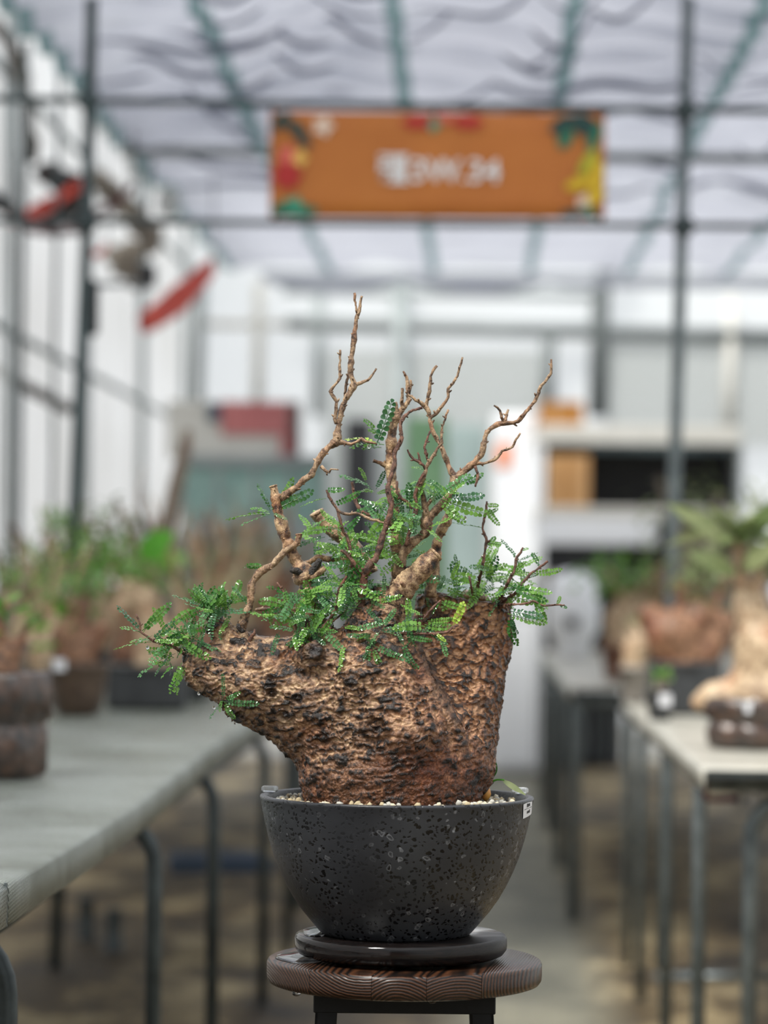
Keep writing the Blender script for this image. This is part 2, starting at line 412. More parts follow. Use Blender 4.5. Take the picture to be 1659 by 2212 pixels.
# opaque white board that fills the middle of the end wall
def panel_px(name, x0, y0, x1, y1, Z, th, m, parent=None, bev=.006):
    a = P(x0, y1, Z); c = P(x1, y0, Z)
    cx, cz = (a.x+c.x)/2, (a.z+c.z)/2
    return MB().box((cx, Z+th/2, cz), (abs(c.x-a.x), th, abs(c.z-a.z)), 0, bev).build(name, m, parent)
panel_px('panel', 695, 760, 1170, 1640, ZB-.10, .004, film_grey, wb)
panel_px('panel', 1310, 740, 1750, 960, ZB-.10, .004, film_grey, wb)
# doors in the end wall
d1 = struct(panel_px('door_1', 738, 905, 806, 1625, ZB-.22, .05, M['black']), 'black door in the end wall'); 
panel_px('door_handle', 796, 1240, 801, 1275, ZB-.26, .03, M['ribmetal'], d1)
d2 = struct(panel_px('door_2', 872, 900, 965, 1625, ZB-.22, .05, M['green_sheet']), 'green door leaf in the end wall')
panel_px('door_handle', 880, 1240, 886, 1275, ZB-.26, .03, M['ribmetal'], d2)

# ceiling: drawn silver shade cloth hanging in folds, teal webbing sewn on
CZ = 3.0
def ceil_z(x, y):
    t = np.clip((y-11.2)/3.5, 0, 1)
    warp = .13*np.sin(.9*y+2.6*x)+.22*np.sin(1.7*x+.6) + .16*np.sin(3.9*x+y*.8) + .30*np.clip(-x-.1, 0, 2)*-1.3
    amp = (.062+.026*np.sin(2.1*x+1.3*y))*(1-t)+.050*t*np.clip((16.5-y)/2, .12, 1)
    per = .40*(1-t)+1.25*t
    ph = 2*np.pi*(y+warp)/.40
    a1 = np.sin(ph)*(1-t)
    a2 = np.sin(2*np.pi*(y+warp*.4)/1.3)*t
    s = a1 + a2
    sag = -.035*np.abs(np.sin(np.pi*(x-(MW*y-.9))/.575))
    ruff = .012*np.sin(11*x+5*np.sin(2.3*y))*np.sin(15*y+3*x)
    return CZ + amp*(np.sign(s)*np.abs(s)**.8) + sag*-1 + ruff
def cloth_patch(x0, x1, y0, y1, nx, ny, off=0.0, z=None):
    U, V = np.meshgrid(np.linspace(x0, x1, nx), np.linspace(y0, y1, ny))
    X = U + MW*V; Zz = ceil_z(X.ravel(), V.ravel()) + off
    v = np.stack([X.ravel(), V.ravel(), Zz], 1)
    f = [(j*nx+i, j*nx+i+1, (j+1)*nx+i+1, (j+1)*nx+i) for j in range(ny-1) for i in range(nx-1)]
    return v, f
cv, cf = cloth_patch(-1.50, 2.75, 8.2, 17.1, 90, 520)
ce = mk('ceiling', cv, cf, cloth, None, True); struct(ce, 'silver grey shade cloth hanging in folds')
for k, X in enumerate((-1.47, -.90, -.29, .27, .84, 1.42, 2.0, 2.55)):
    v, f = cloth_patch(X-.028, X+.028, 8.2, 17.1, 3, 360, -.012)
    mk('webbing_strip', v, f, M['teal'], ce, True)
cloth2 = film_mat('doubled_shade_cloth', srgb(132, 136, 150), .05, srgb(134, 138, 152))
rf = random.Random(4)
for Y0 in (8.5, 8.8, 9.08, 9.36, 9.66, 9.95, 10.25, 10.55, 10.9, 11.3, 12.3, 13.4):
    for (xa, xb) in ((-1.45, -.30), (-.25, .82), (.85, 2.7)):
        v = []; f = []; n_ = 40; p1, p2, p3 = rf.uniform(0, 6), rf.uniform(0, 6), rf.uniform(-.12, .12); hgt = rf.uniform(.02, .045)*(1.8 if Y0 > 12 else 1)
        for i in range(n_+1):
            x_ = xa+(xb-xa)*i/n_; y_ = Y0+p3+(.35*max(0, -x_-.1) if x_ < 0 else 0)+.05*math.sin(2.0*x_+p1)+.012*math.sin(7.3*x_+p2)
            X_ = x_+MW*y_; zt = float(ceil_z(np.array([X_]), np.array([y_]))[0])-.002; hh = hgt*(.75+.25*math.sin(2.4*x_+p2))*math.sin(PI*min(1, max(.0, (i+.5)/(n_+1))))**.4
            v += [(X_, y_, zt), (X_, y_+.012, zt-hh*.6), (X_, y_-.004, zt-hh)]
        for i in range(n_):
            for k in range(2): a = i*3+k; f.append((a, a+3, a+4, a+1))
        mk('pleat', v, f, cloth2, ce, True)
# end hem that droops at the back
hv = []; hf = []
for i in range(61):
    x = -1.0 + i*3.6/60
    dz = .10*abs(math.sin(i*PI/14)) if i < 30 else .03
    for k, (yy, zz) in enumerate(((17.1, CZ), (17.15, CZ-.04-dz*.3), (17.1, CZ-.06-dz*.8))): hv.append((x+MW*17.1-.3, yy, zz))
for i in range(60):
    for k in range(2): a = i*3+k; hf.append((a, a+3, a+4, a+1))
mk('hem', hv, hf, cloth, ce, True)
# support wires above the folds
for Y in (8.6, 12.6, 13.9, 15.8, 17.05):
    MB().tube([(-1.5+MW*Y, Y, CZ+.06), (2.75+MW*Y, Y, CZ+.06)], .008, 6).build('wire', M['frame_far'], ce, True)
MB().tube([(-1.5+MW*12.0, 12.0, CZ-.05), (2.75+MW*12, 12.0, CZ-.06)], .022, 8).build('cross_tube', M['frame_far'], ce, True)

# steel frame that carries the banner, 9 m away
ZF = 9.0
def bar_px(pts, wpx, Z, name, m, label, parent=None):
    o = MB().tube([P(x, y, Z) for x, y in pts], px2m(wpx/2, Z), 12).build(name, m, parent, True)
    struct(o, label); return o
gz = lambda Z: HY + F*CH/Z
bar_px([(199, -60), (188, 500), (160, 1100), (118, gz(ZF)+2)], 27, ZF, 'column', M['frame'], 'green grey steel post left of the banner')
bar_px([(1488, -60), (1470, 600), (1455, 1100), (1426, gz(ZF)+2)], 28, ZF, 'column', M['galv'], 'galvanised post right of the banner')
bar_px([(-80, 212), (700, 226), (1750, 241)], 17, ZF-.03, 'beam', M['frame'], 'upper crossbar above the banner')
bar_px([(-80, 476), (700, 482), (1750, 490)], 15, ZF-.03, 'beam', M['frame'], 'lower crossbar under the banner')
for x, y in ((1476, 489), (1481, 238), (190, 215), (187, 477)):
    c = P(x, y, ZF-.03)
    o = MB().box(c, (.06, .05, .055), 0, .008).build('clamp', M['frame'], None); struct(o, 'steel clamp where crossbar meets post')
# slim posts down the left side behind the bench
for x, Z, wd in ((45, 10.6, 15), (118, 11.2, 10)):
    bar_px([(x+12, 90), (x, 700), (x-6, 1180), (x-14, gz(Z)+1)], wd, Z, 'column', M['frame'], 'slim steel post by the side wall')

# ================================================================== BANNER
ban = thing('banner', 'orange banner with white lettering and printed flowers, hung between the crossbars', 'banner', P(948, 482, ZF))
def text_mesh(body, h, w, centre, name, m, parent, depth=.0008, right=Vector((1, 0, 0)), up=Vector((0, 0, 1)), bold=.0):
    c = bpy.data.curves.new(name, 'FONT'); c.body = body; c.align_x = 'CENTER'; c.align_y = 'CENTER'; c.extrude = .01; c.offset = bold; c.resolution_u = 3
    o = bpy.data.objects.new(name, c); COL.objects.link(o)
    me = bpy.data.meshes.new_from_object(o); bpy.data.objects.remove(o)
    co = np.array([v.co[:] for v in me.vertices]); mn = co.min(0); mxx = co.max(0); ce_ = (mn+mxx)/2; sz = mxx-mn
    nrm = right.cross(up)
    off = rootloc(parent)
    for v in me.vertices:
        a = (v.co.x-ce_[0])/sz[0]*w; b_ = (v.co.y-ce_[1])/sz[1]*h; d = v.co.z/.01*depth
        v.co = centre + right*a + up*b_ + nrm*d - off
    me.materials.clear(); me.name = name
    return link(name, me, m, parent, False)
oran = simple('orange_vinyl', srgb(190, 114, 44), srgb(178, 102, 38), 3, .6)
bv = []; bf = []; nb = 24
for j in range(7):
    for i in range(nb+1):
        x = 583 + (1307-583)*i/nb; y0 = 240 + 5*i/nb; y1 = 470 + 3*i/nb
        p = P(x, y1+(y0-y1)*j/6, ZF-.06); p.y += .004*math.sin(i*.9)*math.sin(j*PI/6); bv.append(p)
for j in range(6):
    for i in range(nb): a = j*(nb+1)+i; bf.append((a, a+1, a+nb+2, a+nb+1))
fr = mk('sheet', bv, bf, oran, ban, True)
fr.modifiers.new('thick', 'SOLIDIFY').thickness = .002
PB = lambda x, y: P(x, y, ZF-.068)
text_mesh('疆3W.34', px2m(62, ZF), px2m(262, ZF), PB(948, 366), 'lettering', simple('white_print', srgb(240, 240, 240), srgb(235, 235, 235), 3, .6), ban, bold=.012)
def blob(name, x, y, r, m, petals=0, ry=None, rot=0):
    ry = ry or r; c = PB(x, y); v = [c + Vector((0, -.0012, 0))]; n = 28
    for k in range(n):
        a = 2*PI*k/n; q = 1+(.22*math.cos(petals*a) if petals else 0)
        dx = r*q*math.cos(a); dz = ry*q*math.sin(a)
        v.append(c + Vector((px2m(dx*math.cos(rot)-dz*math.sin(rot), ZF), -.001, px2m(dx*math.sin(rot)+dz*math.cos(rot), ZF))))
    return mk(name, v, [(0, 1+k, 1+(k+1) % n) for k in range(n)], m, ban, False)
pr = {k: simple('print_'+k, c_, c_, 3, .6) for k, c_ in dict(red=srgb(176, 36, 34), pink=srgb(214, 98, 84), green=srgb(22, 108, 82), dark=srgb(24, 62, 58), teal=srgb(60, 150, 120), yellow=srgb(206, 170, 24), lime=srgb(170, 168, 40), white=srgb(226, 200, 180), cream=srgb(228, 180, 90)).items()}
for a in [('printed_leaf', 606, 262, 26, pr['dark'], 0, 12, .9), ('printed_leaf', 640, 278, 28, pr['dark'], 0, 13, -.7), ('printed_leaf', 655, 302, 22, pr['dark'], 0, 10, -.8),
          ('printed_flower', 698, 272, 20, pr['white'], 5), ('printed_flower', 620, 378, 30, pr['red'], 6), ('printed_flower', 622, 336, 20, pr['pink'], 5), ('printed_flower', 646, 341, 17, pr['cream'], 5),
          ('printed_leaf', 618, 452, 30, pr['green'], 0, 15, 0), ('printed_leaf', 658, 456, 28, pr['green'], 0, 12, .1), ('printed_flower', 636, 446, 20, pr['teal'], 5),
          ('printed_flower', 905, 264, 34, pr['red'], 6, 14), ('printed_flower', 1010, 264, 32, pr['red'], 6, 14), ('printed_flower', 936, 270, 13, pr['teal'], 4), ('printed_leaf', 960, 256, 20, pr['pink'], 0, 8),
          ('printed_leaf', 1215, 270, 30, pr['dark'], 0, 16, .6), ('printed_leaf', 1222, 300, 24, pr['green'], 0, 14, 1.0), ('printed_leaf', 1262, 270, 32, pr['dark'], 0, 22, -.5), ('printed_leaf', 1284, 296, 34, pr['green'], 0, 12, 1.2),
          ('printed_leaf', 1270, 350, 34, pr['lime'], 0, 12, 1.0), ('printed_leaf', 1288, 380, 36, pr['yellow'], 0, 15, 1.4), ('printed_leaf', 1252, 396, 32, pr['yellow'], 0, 13, .3), ('printed_leaf', 1284, 425, 26, pr['yellow'], 0, 16, .8),
          ('printed_flower', 1262, 436, 15, pr['white'], 5), ('printed_leaf', 1240, 460, 30, pr['dark'], 0, 9, .1), ('printed_leaf', 1272, 454, 24, pr['green'], 0, 9, -.9)]:
    blob(*a)
for x, y in ((590, 240), (940, 240), (1300, 244), (592, 474), (1298, 476)):
    MB().tube([P(x, y-14, ZF-.055), P(x, y, ZF-.075), P(x, y+8, ZF-.07)], .004, 6).build('tie', M['black'], ban, True)

# ================================================================== BENCHES
mesh_m, nt, b = nmat('expanded_metal_sheet'); L = nt.links
tc = N(nt, 'ShaderNodeTexCoord')
sp_ = N(nt, 'ShaderNodeSeparateXYZ'); L.new(tc.outputs['Object'], sp_.inputs[0])
def wavef(src, k, ph=0):
    a = N(nt, 'ShaderNodeMath', operation='MULTIPLY_ADD', i_1=2*PI/k, i_2=ph); L.new(src, a.inputs[0])
    s = N(nt, 'ShaderNodeMath', operation='SINE'); L.new(a.outputs[0], s.inputs[0]); return s.outputs[0]
def mth(op, a, b_=None, v=None):
    n = N(nt, 'ShaderNodeMath', operation=op); L.new(a, n.inputs[0])
    if b_ is not None: L.new(b_, n.inputs[1])
    if v is not None: n.inputs[1].default_value = v
    return n.outputs[0]
xz = mth('SUBTRACT', sp_.outputs[0], sp_.outputs[2])
s1 = mth('ADD', mth('MULTIPLY', sp_.outputs[1], None, .75), xz); s2 = mth('SUBTRACT', mth('MULTIPLY', sp_.outputs[1], None, .75), xz)
pat = mth('MULTIPLY', wavef(sp_.outputs[1], .0100), wavef(xz, .0095))
rc = ramp(nt, [(.30, srgb(216, 224, 220)), (.46, srgb(150, 158, 154)), (.60, srgb(18, 22, 22))], mth('MULTIPLY_ADD', pat, None, .5)); 
rc.inputs[0].links[0].from_node.inputs[2].default_value = .5
nz = N(nt, 'ShaderNodeTexNoise', i_Scale=3.2, i_Detail=5, i_Roughness=.6); L.new(tc.outputs['Object'], nz.inputs[0])
rd = ramp(nt, [(.34, srgb(196, 196, 184)), (.6, srgb(255, 255, 250))], nz.outputs[0])
mx = N(nt, 'ShaderNodeMixRGB', i_0=1.0); mx.blend_type = 'MULTIPLY'; L.new(rc.outputs[0], mx.inputs[1]); L.new(rd.outputs[0], mx.inputs[2])
L.new(mx.outputs[0], b.inputs['Base Color']); b.inputs['Roughness'].default_value = .26; b.inputs['Metallic'].default_value = .2
bp = N(nt, 'ShaderNodeBump', i_Strength=.6, i_Distance=.002, invert=True); L.new(pat, bp.inputs['Height']); L.new(bp.outputs[0], b.inputs['Normal'])
top_m = mesh_m
sand_m = simple('wet_sand_board', srgb(186, 183, 172), srgb(164, 162, 152), 6, .3)

TD = 0.378
def left_edge(Z): return -.573 + .032*Z
def left_top(Z): return CH - float(np.interp(Z, [2, 3.5, 4.3, 4.9, 5.5, 6.4, 7.4, 9.5], [.376, .378, .386, .388, .380, .366, .366, .372]))
def bench_top(name, parent, edge, top, Z0, Z1, wd, side, m, th=.006, fl=.052, n=26, front=False):
    """sheet with a folded flange along the aisle"""
    v = []; f = []
    for i in range(n+1):
        Z = Z0+(Z1-Z0)*i/n; e = edge(Z); t = top(Z)
        pr_ = [(e, t-fl), (e-side*.001, t-.006), (e+side*.004, t-.0015), (e+side*.012, t)] + [(e+side*(wd*k/6), t-.002*math.sin(k*1.1+Z)) for k in range(1, 7)]
        v += [(x, Z, z) for x, z in pr_]
    k = len(v)//(n+1)
    for i in range(n):
        for j in range(k-1):
            a = i*k+j; q = (a, a+1, a+k+1, a+k); f.append(q if side > 0 else q[::-1])
    o = mk(name, v, f, m, parent, True)
    s = o.modifiers.new('thick', 'SOLIDIFY'); s.thickness = .0025
    return o
def hoop(parent, Z, xe, side, ztop, wd, r, m, bend=.05):
    """bent tube leg: runs under the sheet, bends down at the aisle side"""
    pts = [Vector((xe+side*wd, Z, 0)), Vector((xe+side*wd, Z, ztop-bend))]
    for k in range(1, 7):
        a = k/6*PI/2; pts.append(Vector((xe+side*(wd-bend+bend*math.cos(a)), Z, ztop-bend+bend*math.sin(a))))
    for k in range(0, 7):
        a = PI/2 + k/6*PI/2; pts.append(Vector((xe+side*(bend-bend*-math.cos(a)), Z, ztop-bend+bend*math.sin(a))))
    pts.append(Vector((xe, Z, 0)))
    return MB().tube(pts, r, 12).build('leg', m, parent, True)
bl = thing('bench', 'long metal mesh bench on bent tube legs, left of the aisle', 'bench', (left_edge(3), 3, 0))
for Z0, Z1 in ((1.9, 3.575), (3.585, 6.2), (6.205, 9.95)):
    bench_top('tabletop', bl, left_edge, left_top, Z0, Z1, 1.15, -1, top_m)
MB().box((left_edge(3.58)-.002, 3.58, left_top(3.58)-.026), (.004, .006, .054)).build('seam_strip', M['galv'], bl)
for Z in (2.5, 3.70, 5.40, 6.62, 8.20, 9.3):
    hoop(bl, Z, left_edge(Z)-.02, -1, left_top(Z)-.068, 1.05, .0155, M['galv_dark'], .085)
MB().tube([(left_edge(2)-.06, 2, .735), (left_edge(9.4)-.06, 9.4, .735)], .012, 8).build('rail', M['galv_dark'], bl, True)
MB().tube([(left_edge(2)-.98, 2, .735), (left_edge(9.4)-.98, 9.4, .735)], .012, 8).build('rail', M['galv_dark'], bl, True)

def r_edge(Z): return .452+.0336*Z
def r_top(Z): return CH-TD
br = thing('bench', 'metal bench right of the aisle carrying the thick-based plants', 'bench', (.65, 5.9, 0))
bench_top('tabletop', br, r_edge, r_top, 5.88, 9.27, 1.15, 1, sand_m, fl=.045)
MB().box((r_edge(5.9)+.575, 5.884, CH-TD-.008), (1.15, .006, .014)).build('end_strip', M['galv_dark'], br)
MB().tube([P(1522, 1690, 5.95), P(1524, 1722, 5.95), P(1528, 1727, 5.95), P(1590, 1726, 5.95)], .006, 8).build('bracket', M['maroon'], br, True)
for Z in (6.15, 7.2, 8.35, 9.1): hoop(br, Z, r_edge(Z)+.012, 1, CH-TD-.05, 1.05, .0155, M['galv'], .02)
hoop(br, 6.0, P(1622, 1800, 6.0).x, 1, P(1622, 1728, 6.0).z, .6, .0165, M['galv'], .075)
MB().tube([P(1415, 2112, 8.3), P(1759, 2108, 8.3)], .014, 8).build('floor_rail', M['galv'], br, True)

def r2_edge(Z): return .315+.0336*Z
b2 = thing('bench', 'farther pale bench right of the aisle, behind the first one', 'bench', (.66, 10.2, 0))
bench_top('tabletop', b2, r2_edge, r_top, 10.2, 15.6, 1.2, 1, sand_m, fl=.045)
for Z in (10.3, 12.2, 14.2, 15.4): hoop(b2, Z, r2_edge(Z)+.02, 1, CH-TD-.05, 1.05, .022, M['galv'], .02)
b3 = thing('bench', 'far bench behind the long left bench, by the end wall', 'bench', (-.6, 10.6, 0))
bench_top('tabletop', b3, lambda Z: -.62+.032*Z, r_top, 10.4, 16.5, 1.2, -1, sand_m, fl=.045)
for Z in (10.6, 13, 15.8): hoop(b3, Z, -.64+.032*Z, -1, CH-TD-.05, 1.05, .022, M['galv'], .02)

# boards and a hose reel under the left bench
tag(MB().box(P(475, 1862, 9.6)+Vector((0, 0, 0)), (.34, .30, .05), .1, .008).build('board', M['navy'], None), 'blue grey board lying on soil behind the left bench legs', 'board')
for i, (x, Z) in enumerate(((186, 9.6), (245, 9.3))):
    a = P(x, gz(Z), Z)
    v, f = lathe([(.03, 0), (.035, .004), (.026, .01), (.024, .12), (.03, .135), (.024, .14)], (a.x, a.y, 0), 20)
    tag(mk('pedestal', v, f, M['galv_dark']), ['short dark pedestal under left bench, left one of two', 'short dark pedestal under left bench, right one of two'][i], 'pedestal', 'pedestals under the left bench')

# ================================================================== FAR OBJECTS ON THE RIGHT
fz = 18.2
fridge = thing('cabinet', 'tall white cabinet standing by the end wall, right of the doors', 'cabinet', P(1110, gz(fz), fz))
panel_px('body', 1062, 892, 1162, gz(fz), fz, .5, M['white'], fridge)
panel_px('door', 1066, 900, 1158, 1330, fz-.02, .03, M['white'], fridge)
panel_px('door', 1066, 1338, 1158, gz(fz)-14, fz-.02, .03, M['white'], fridge)
panel_px('handle', 1148, 1200, 1152, 1290, fz-.04, .02, M['ribmetal'], fridge)
panel_px('sticker', 1072, 958, 1106, 1010, fz-.03, .012, simple('orange_print', srgb(236, 160, 118), srgb(232, 140, 96), 8, .6), fridge)
sh = thing('shelf_unit', 'low white shelf unit with dark compartments along the end wall', 'shelf', P(1300, gz(17.9), 17.9))
panel_px('top', 1167, 922, 1600, 958, 17.8, .55, M['offwhite'], sh)
panel_px('shelf', 1167, 1098, 1590, 1118, 17.8, .5, M['offwhite'], sh)
panel_px('fascia', 1167, 1120, 1420, 1176, 17.8, .03, M['white'], sh)
panel_px('shelf', 1167, 1242, 1590, 1254, 17.8, .5, M['offwhite'], sh)
panel_px('back', 1167, 955, 1590, 1480, 18.32, .03, M['dark_recess'], sh)
panel_px('side', 1166, 955, 1178, gz(17.8), 17.8, .5, M['white'], sh)
panel_px('side', 1590, 955, 1606, gz(17.8), 17.8, .5, M['frame_light'], sh)
panel_px('lintel', 1280, 958, 1590, 976, 17.8, .05, M['frame'], sh)
bx = thing('cardboard_box', 'square brown cardboard box on the white shelf', 'box', P(1222, 1098, 17.82))
panel_px('carton', 1182, 985, 1274, 1096, 17.82, .35, M['card'], bx); panel_px('tape', 1216, 985, 1228, 1096, 17.815, .006, M['card_dark'], bx, 0)
bx = thing('cardboard_box', 'flat amber cardboard box on top of the shelf unit', 'box', P(1200, 922, 17.9))
panel_px('carton', 1168, 868, 1260, 921, 17.9, .32, M['card_dark'], bx); panel_px('tape', 1194, 868, 1204, 921, 17.895, .006, M['card'], bx, 0)
cr = thing('crate', 'black plastic crate behind the green shrub, under the shelf', 'crate', P(1250, 1241, 17.85))
panel_px('body', 1184, 1184, 1345, 1241, 17.85, .38, M['black'], cr, .02); panel_px('rim', 1181, 1176, 1349, 1186, 17.84, .42, M['black'], cr)
# white rounded appliance on the far bench
ap = thing('water_heater', 'white rounded appliance with a dark opening on the far right bench', 'appliance', P(1238, 1402, 14.2))
c = P(1238, 1300, 14.2); R_ = px2m(58, 14.2)
zb_=CH-TD+.002-c.z
v, f = lathe([(R_*.6, zb_), (R_*.62, zb_+.02), (R_*.78, -R_*1.35), (R_*.98, -R_*1.1), (R_, -R_*.3), (R_*.98, R_*.3), (R_*.8, R_*.85), (R_*.45, R_*1.12), (.001, R_*1.2)], c, 32); mk('shell', v, f, M['white'], ap)
MB().tube([c+Vector((-R_*.1, -R_*.9, -R_*.75)), c+Vector((-R_*.1, -R_*1.06, -R_*.75))], R_*.24, 16).build('opening', M['black'], ap)
# slatted black radiator under the far bench
rd_ = thing('radiator', 'black floor radiator with pale upright fins behind the far bench', 'radiator', P(1250, gz(18.9), 18.9))
panel_px('body', 1152, 1490, 1345, gz(18.9), 18.9, .2, M['dark_recess'], rd_)
for k, x in enumerate((1166, 1197, 1216, 1232, 1262, 1286, 1310, 1332)):
    panel_px('fin', x-4, 1494, x+5, gz(18.9)-4, 18.79, .1, M['ribmetal'], rd_, 0)
# grey door leaf next to the white cabinet
tag(panel_px('partition_board', 962, 918, 1050, gz(18.9), 18.9, .04, simple('pale_blue_grey_board', srgb(150, 166, 164), srgb(136, 152, 150), 3, .6)), 'pale blue grey board leaning upright left of the white cabinet', 'board')

# FAR OBJECTS ON THE LEFT
sg = thing('carton', 'long white carton with faded pink print on the far left glass tank', 'box', P(500, 980, 15.0))
panel_px('body', 360, 868, 648, 985, 15.0, .3, M['offwhite'], sg)
panel_px('printed_panel', 478, 868, 622, 938, 14.985, .02, M['pink'], sg, 0)
panel_px('printed_panel', 606, 938, 628, 985, 14.985, .02, M['pink'], sg, 0)
panel_px('end_flap', 626, 868, 646, 985, 14.98, .02, M['maroon'], sg, 0)
panel_px('logo_patch', 448, 872, 476, 908, 14.98, .02, M['navy'], sg, 0)
gt = thing('glass_tank', 'pale green glass tank under the pink printed carton', 'tank', P(540, 1130, 15.0))
panel_px('pane', 395, 1000, 700, 1125, 14.95, .01, M['teal_glass'], gt, 0)
panel_px('rim', 388, 985, 706, 1006, 14.93, .35, M['frame_light'], gt)
for x in (392, 470, 550, 630, 700): panel_px('mullion', x-5, 1000, x+5, 1125, 14.94, .02, M['greyboard'], gt, 0)
panel_px('base', 388, 1126, 706, 1406, 14.93, .35, M['greyboard'], gt)

# clutter slung along the edge of the shade cloth, left
def strip(name, a, b_, wpx, Z0, Z1, m, label, cat, sagp=12):
    pa, pb = P(*a, Z0), P(*b_, Z1); v = []; f = []; n = 14
    for i in range(n+1):
        t = i/n; c = pa.lerp(pb, t); c.z -= px2m(sagp*math.sin(PI*t), Z0); wv = px2m(wpx/2, Z0)*(.55+.6*math.sin(PI*t)**.6)
        for k in range(5):
            s = (k-2)/2; v.append(c + Vector((-.25*s*wv, .35*wv*(1-s*s)+.02*math.sin(i+k), s*wv)))
    for i in range(n):
        for k in range(4): a_ = i*5+k; f.append((a_, a_+5, a_+6, a_+1))
    o = mk(name, v, f, m); o.modifiers.new('thick', 'SOLIDIFY').thickness = .003
    o['label'] = label; o['category'] = cat
    for q in (pa, pb):
        z_ = 3.3
        MB().tube([q+Vector((0, 0, -.01)), Vector((q.x-.01, q.y, z_))], .004, 6).build('cord', M['black'], o, True)
    return o
strip('tarpaulin', (300, 705), (462, 572), 52, 12.6, 13.4, M['red'], 'broad red orange tarpaulin roll slung lowest by the left wall', 'tarpaulin')
strip('strap', (12, 478), (182, 392), 26, 11.2, 11.8, M['red'], 'red orange strap slanting up beside the left post', 'strap')
strip('strap', (40, 492), (182, 496), 20, 11.2, 11.4, M['maroon'], 'dark red strap lying level along the lower crossbar', 'strap', 4)
strip('strap', (198, 462), (290, 398), 18, 11.4, 11.6, M['maroon'], 'short dark red strap right of the left post', 'strap')
strip('strap', (196, 545), (232, 528), 14, 11.8, 12.2, M['red'], 'small red strap end below the lower crossbar', 'strap')
def bundle(pts, rpx, Z0, Z1, m, label, seed):
    rnd = random.Random(seed); q = []
    for i, (x, y) in enumerate(pts): q.append((*P(x, y, Z0+(Z1-Z0)*i/(len(pts)-1)), px2m(rpx, Z0)))
    s = spline(q, .05); ph = [rnd.uniform(.6, 1.35) for _ in s]
    v, f = tube_geo([a[:3] for a in s], [a[3]*ph[i] for i, a in enumerate(s)], 9, True, lambda i, k: 1+.25*math.sin(k*2.1+i*1.7))
    return tag(mk('netting', v, f, m), label, 'netting')
bundle([(200, 380), (260, 430), (330, 520), (250, 560), (300, 600)], 24, 12.6, 13.8, simple('beige_netting', srgb(158, 150, 138), srgb(112, 102, 92), 14, .9), 'bundled beige netting hanging right of the left post', 3)
bundle([(-20, 40), (35, 120), (60, 230), (66, 340)], 16, 10.8, 11.6, M['netdark'], 'dark gathered netting hanging in the top left corner', 4)
bundle([(90, 372), (150, 396), (176, 440), (100, 462)], 22, 12.2, 12.6, simple('charcoal_netting', srgb(54, 50, 48), srgb(40, 38, 38), 14, .9), 'charcoal netting bunched under the slanting red strap', 5)
bundle([(-30, 430), (10, 440), (30, 470)], 17, 10.2, 10.4, M['black'], 'small black netting bunch at the left picture edge', 6)
pl = thing('pulley', 'black pulley box hanging above the red orange tarpaulin', 'pulley', P(318, 600, 12.4))
MB().box(P(318, 596, 12.4), (px2m(38, 12.4), .08, px2m(52, 12.4)), 0, .012).build('housing', M['black'], pl)
MB().tube([P(318, 565, 12.4), P(316, 470, 12.4), P(330, 330, 12.5)], .006, 6).build('cord', M['black'], pl)
pl = thing('motor_box', 'black narrow motor box fixed behind the left post', 'motor', P(196, 720, 9.04))
MB().box(P(200, 665, 9.05), (px2m(26, 9.05), .05, px2m(120, 9.05)), 0, .01).build('housing', M['black'], pl)
MB().tube([P(200, 616, 9.05), P(300, 612, 11.5)], .008, 6).build('arm', M['frame'], pl)
# pale film offcuts that hang bright between the clutter
for i, (x, y, wd, hh) in enumerate(((228, 255, 46, 80), (290, 345, 50, 90), (362, 440, 56, 70))):
    a = P(x, y-hh/2, 12.4+i*.4); v = []; f = []
    for j in range(8):
        for k in range(5):
            s = (k-2)/2; t = j/7
            v.append(a + Vector((px2m(wd/2*s*math.sqrt(max(.1, math.sin(PI*(t*.9+.07)))), 12.4), .02*math.sin(k*2+j), -px2m(hh, 12.4)*t)))
    for j in range(7):
        for k in range(4): q = j*5+k; f.append((q, q+1, q+6, q+5))
    tag(mk('film_flap', v, f, film_white), ['hanging white film flap beside the left post top', 'second white film flap down along the shade cloth edge', 'third white film flap just above the lower crossbar'][i], 'film', 'white film flaps')

# ================================================================== BACKGROUND POTTED PLANTS
def leaf_geo(L_, W_, bend=.25, fold=.15, n=5):
    v = []; f = []
    for i in range(n+1):
        t = i/n; wd = W_*math.sin(PI*(t**.85))**.8*.5 if 0 < t < 1 else .0006
        z = -bend*L_*t*t
        v += [(-wd, L_*t, z+fold*wd), (0, L_*t, z), (wd, L_*t, z+fold*wd)]
    for i in range(n):
        a = i*3; f += [(a, a+1, a+4, a+3), (a+1, a+2, a+5, a+4)]
    return v, f
def orient(p, d, roll=0.0):
    """matrix whose +Y is d"""
    y = Vector(d).normalized(); up = Vector((0, 0, 1))
    if abs(y.z) > .97: up = Vector((0, -1, 0))
    x = y.cross(up).normalized(); z = x.cross(y)
    m_ = Matrix((x, y, z)).transposed().to_4x4()
    return Matrix.Translation(p) @ m_ @ Matrix.Rotation(roll, 4, 'Y')
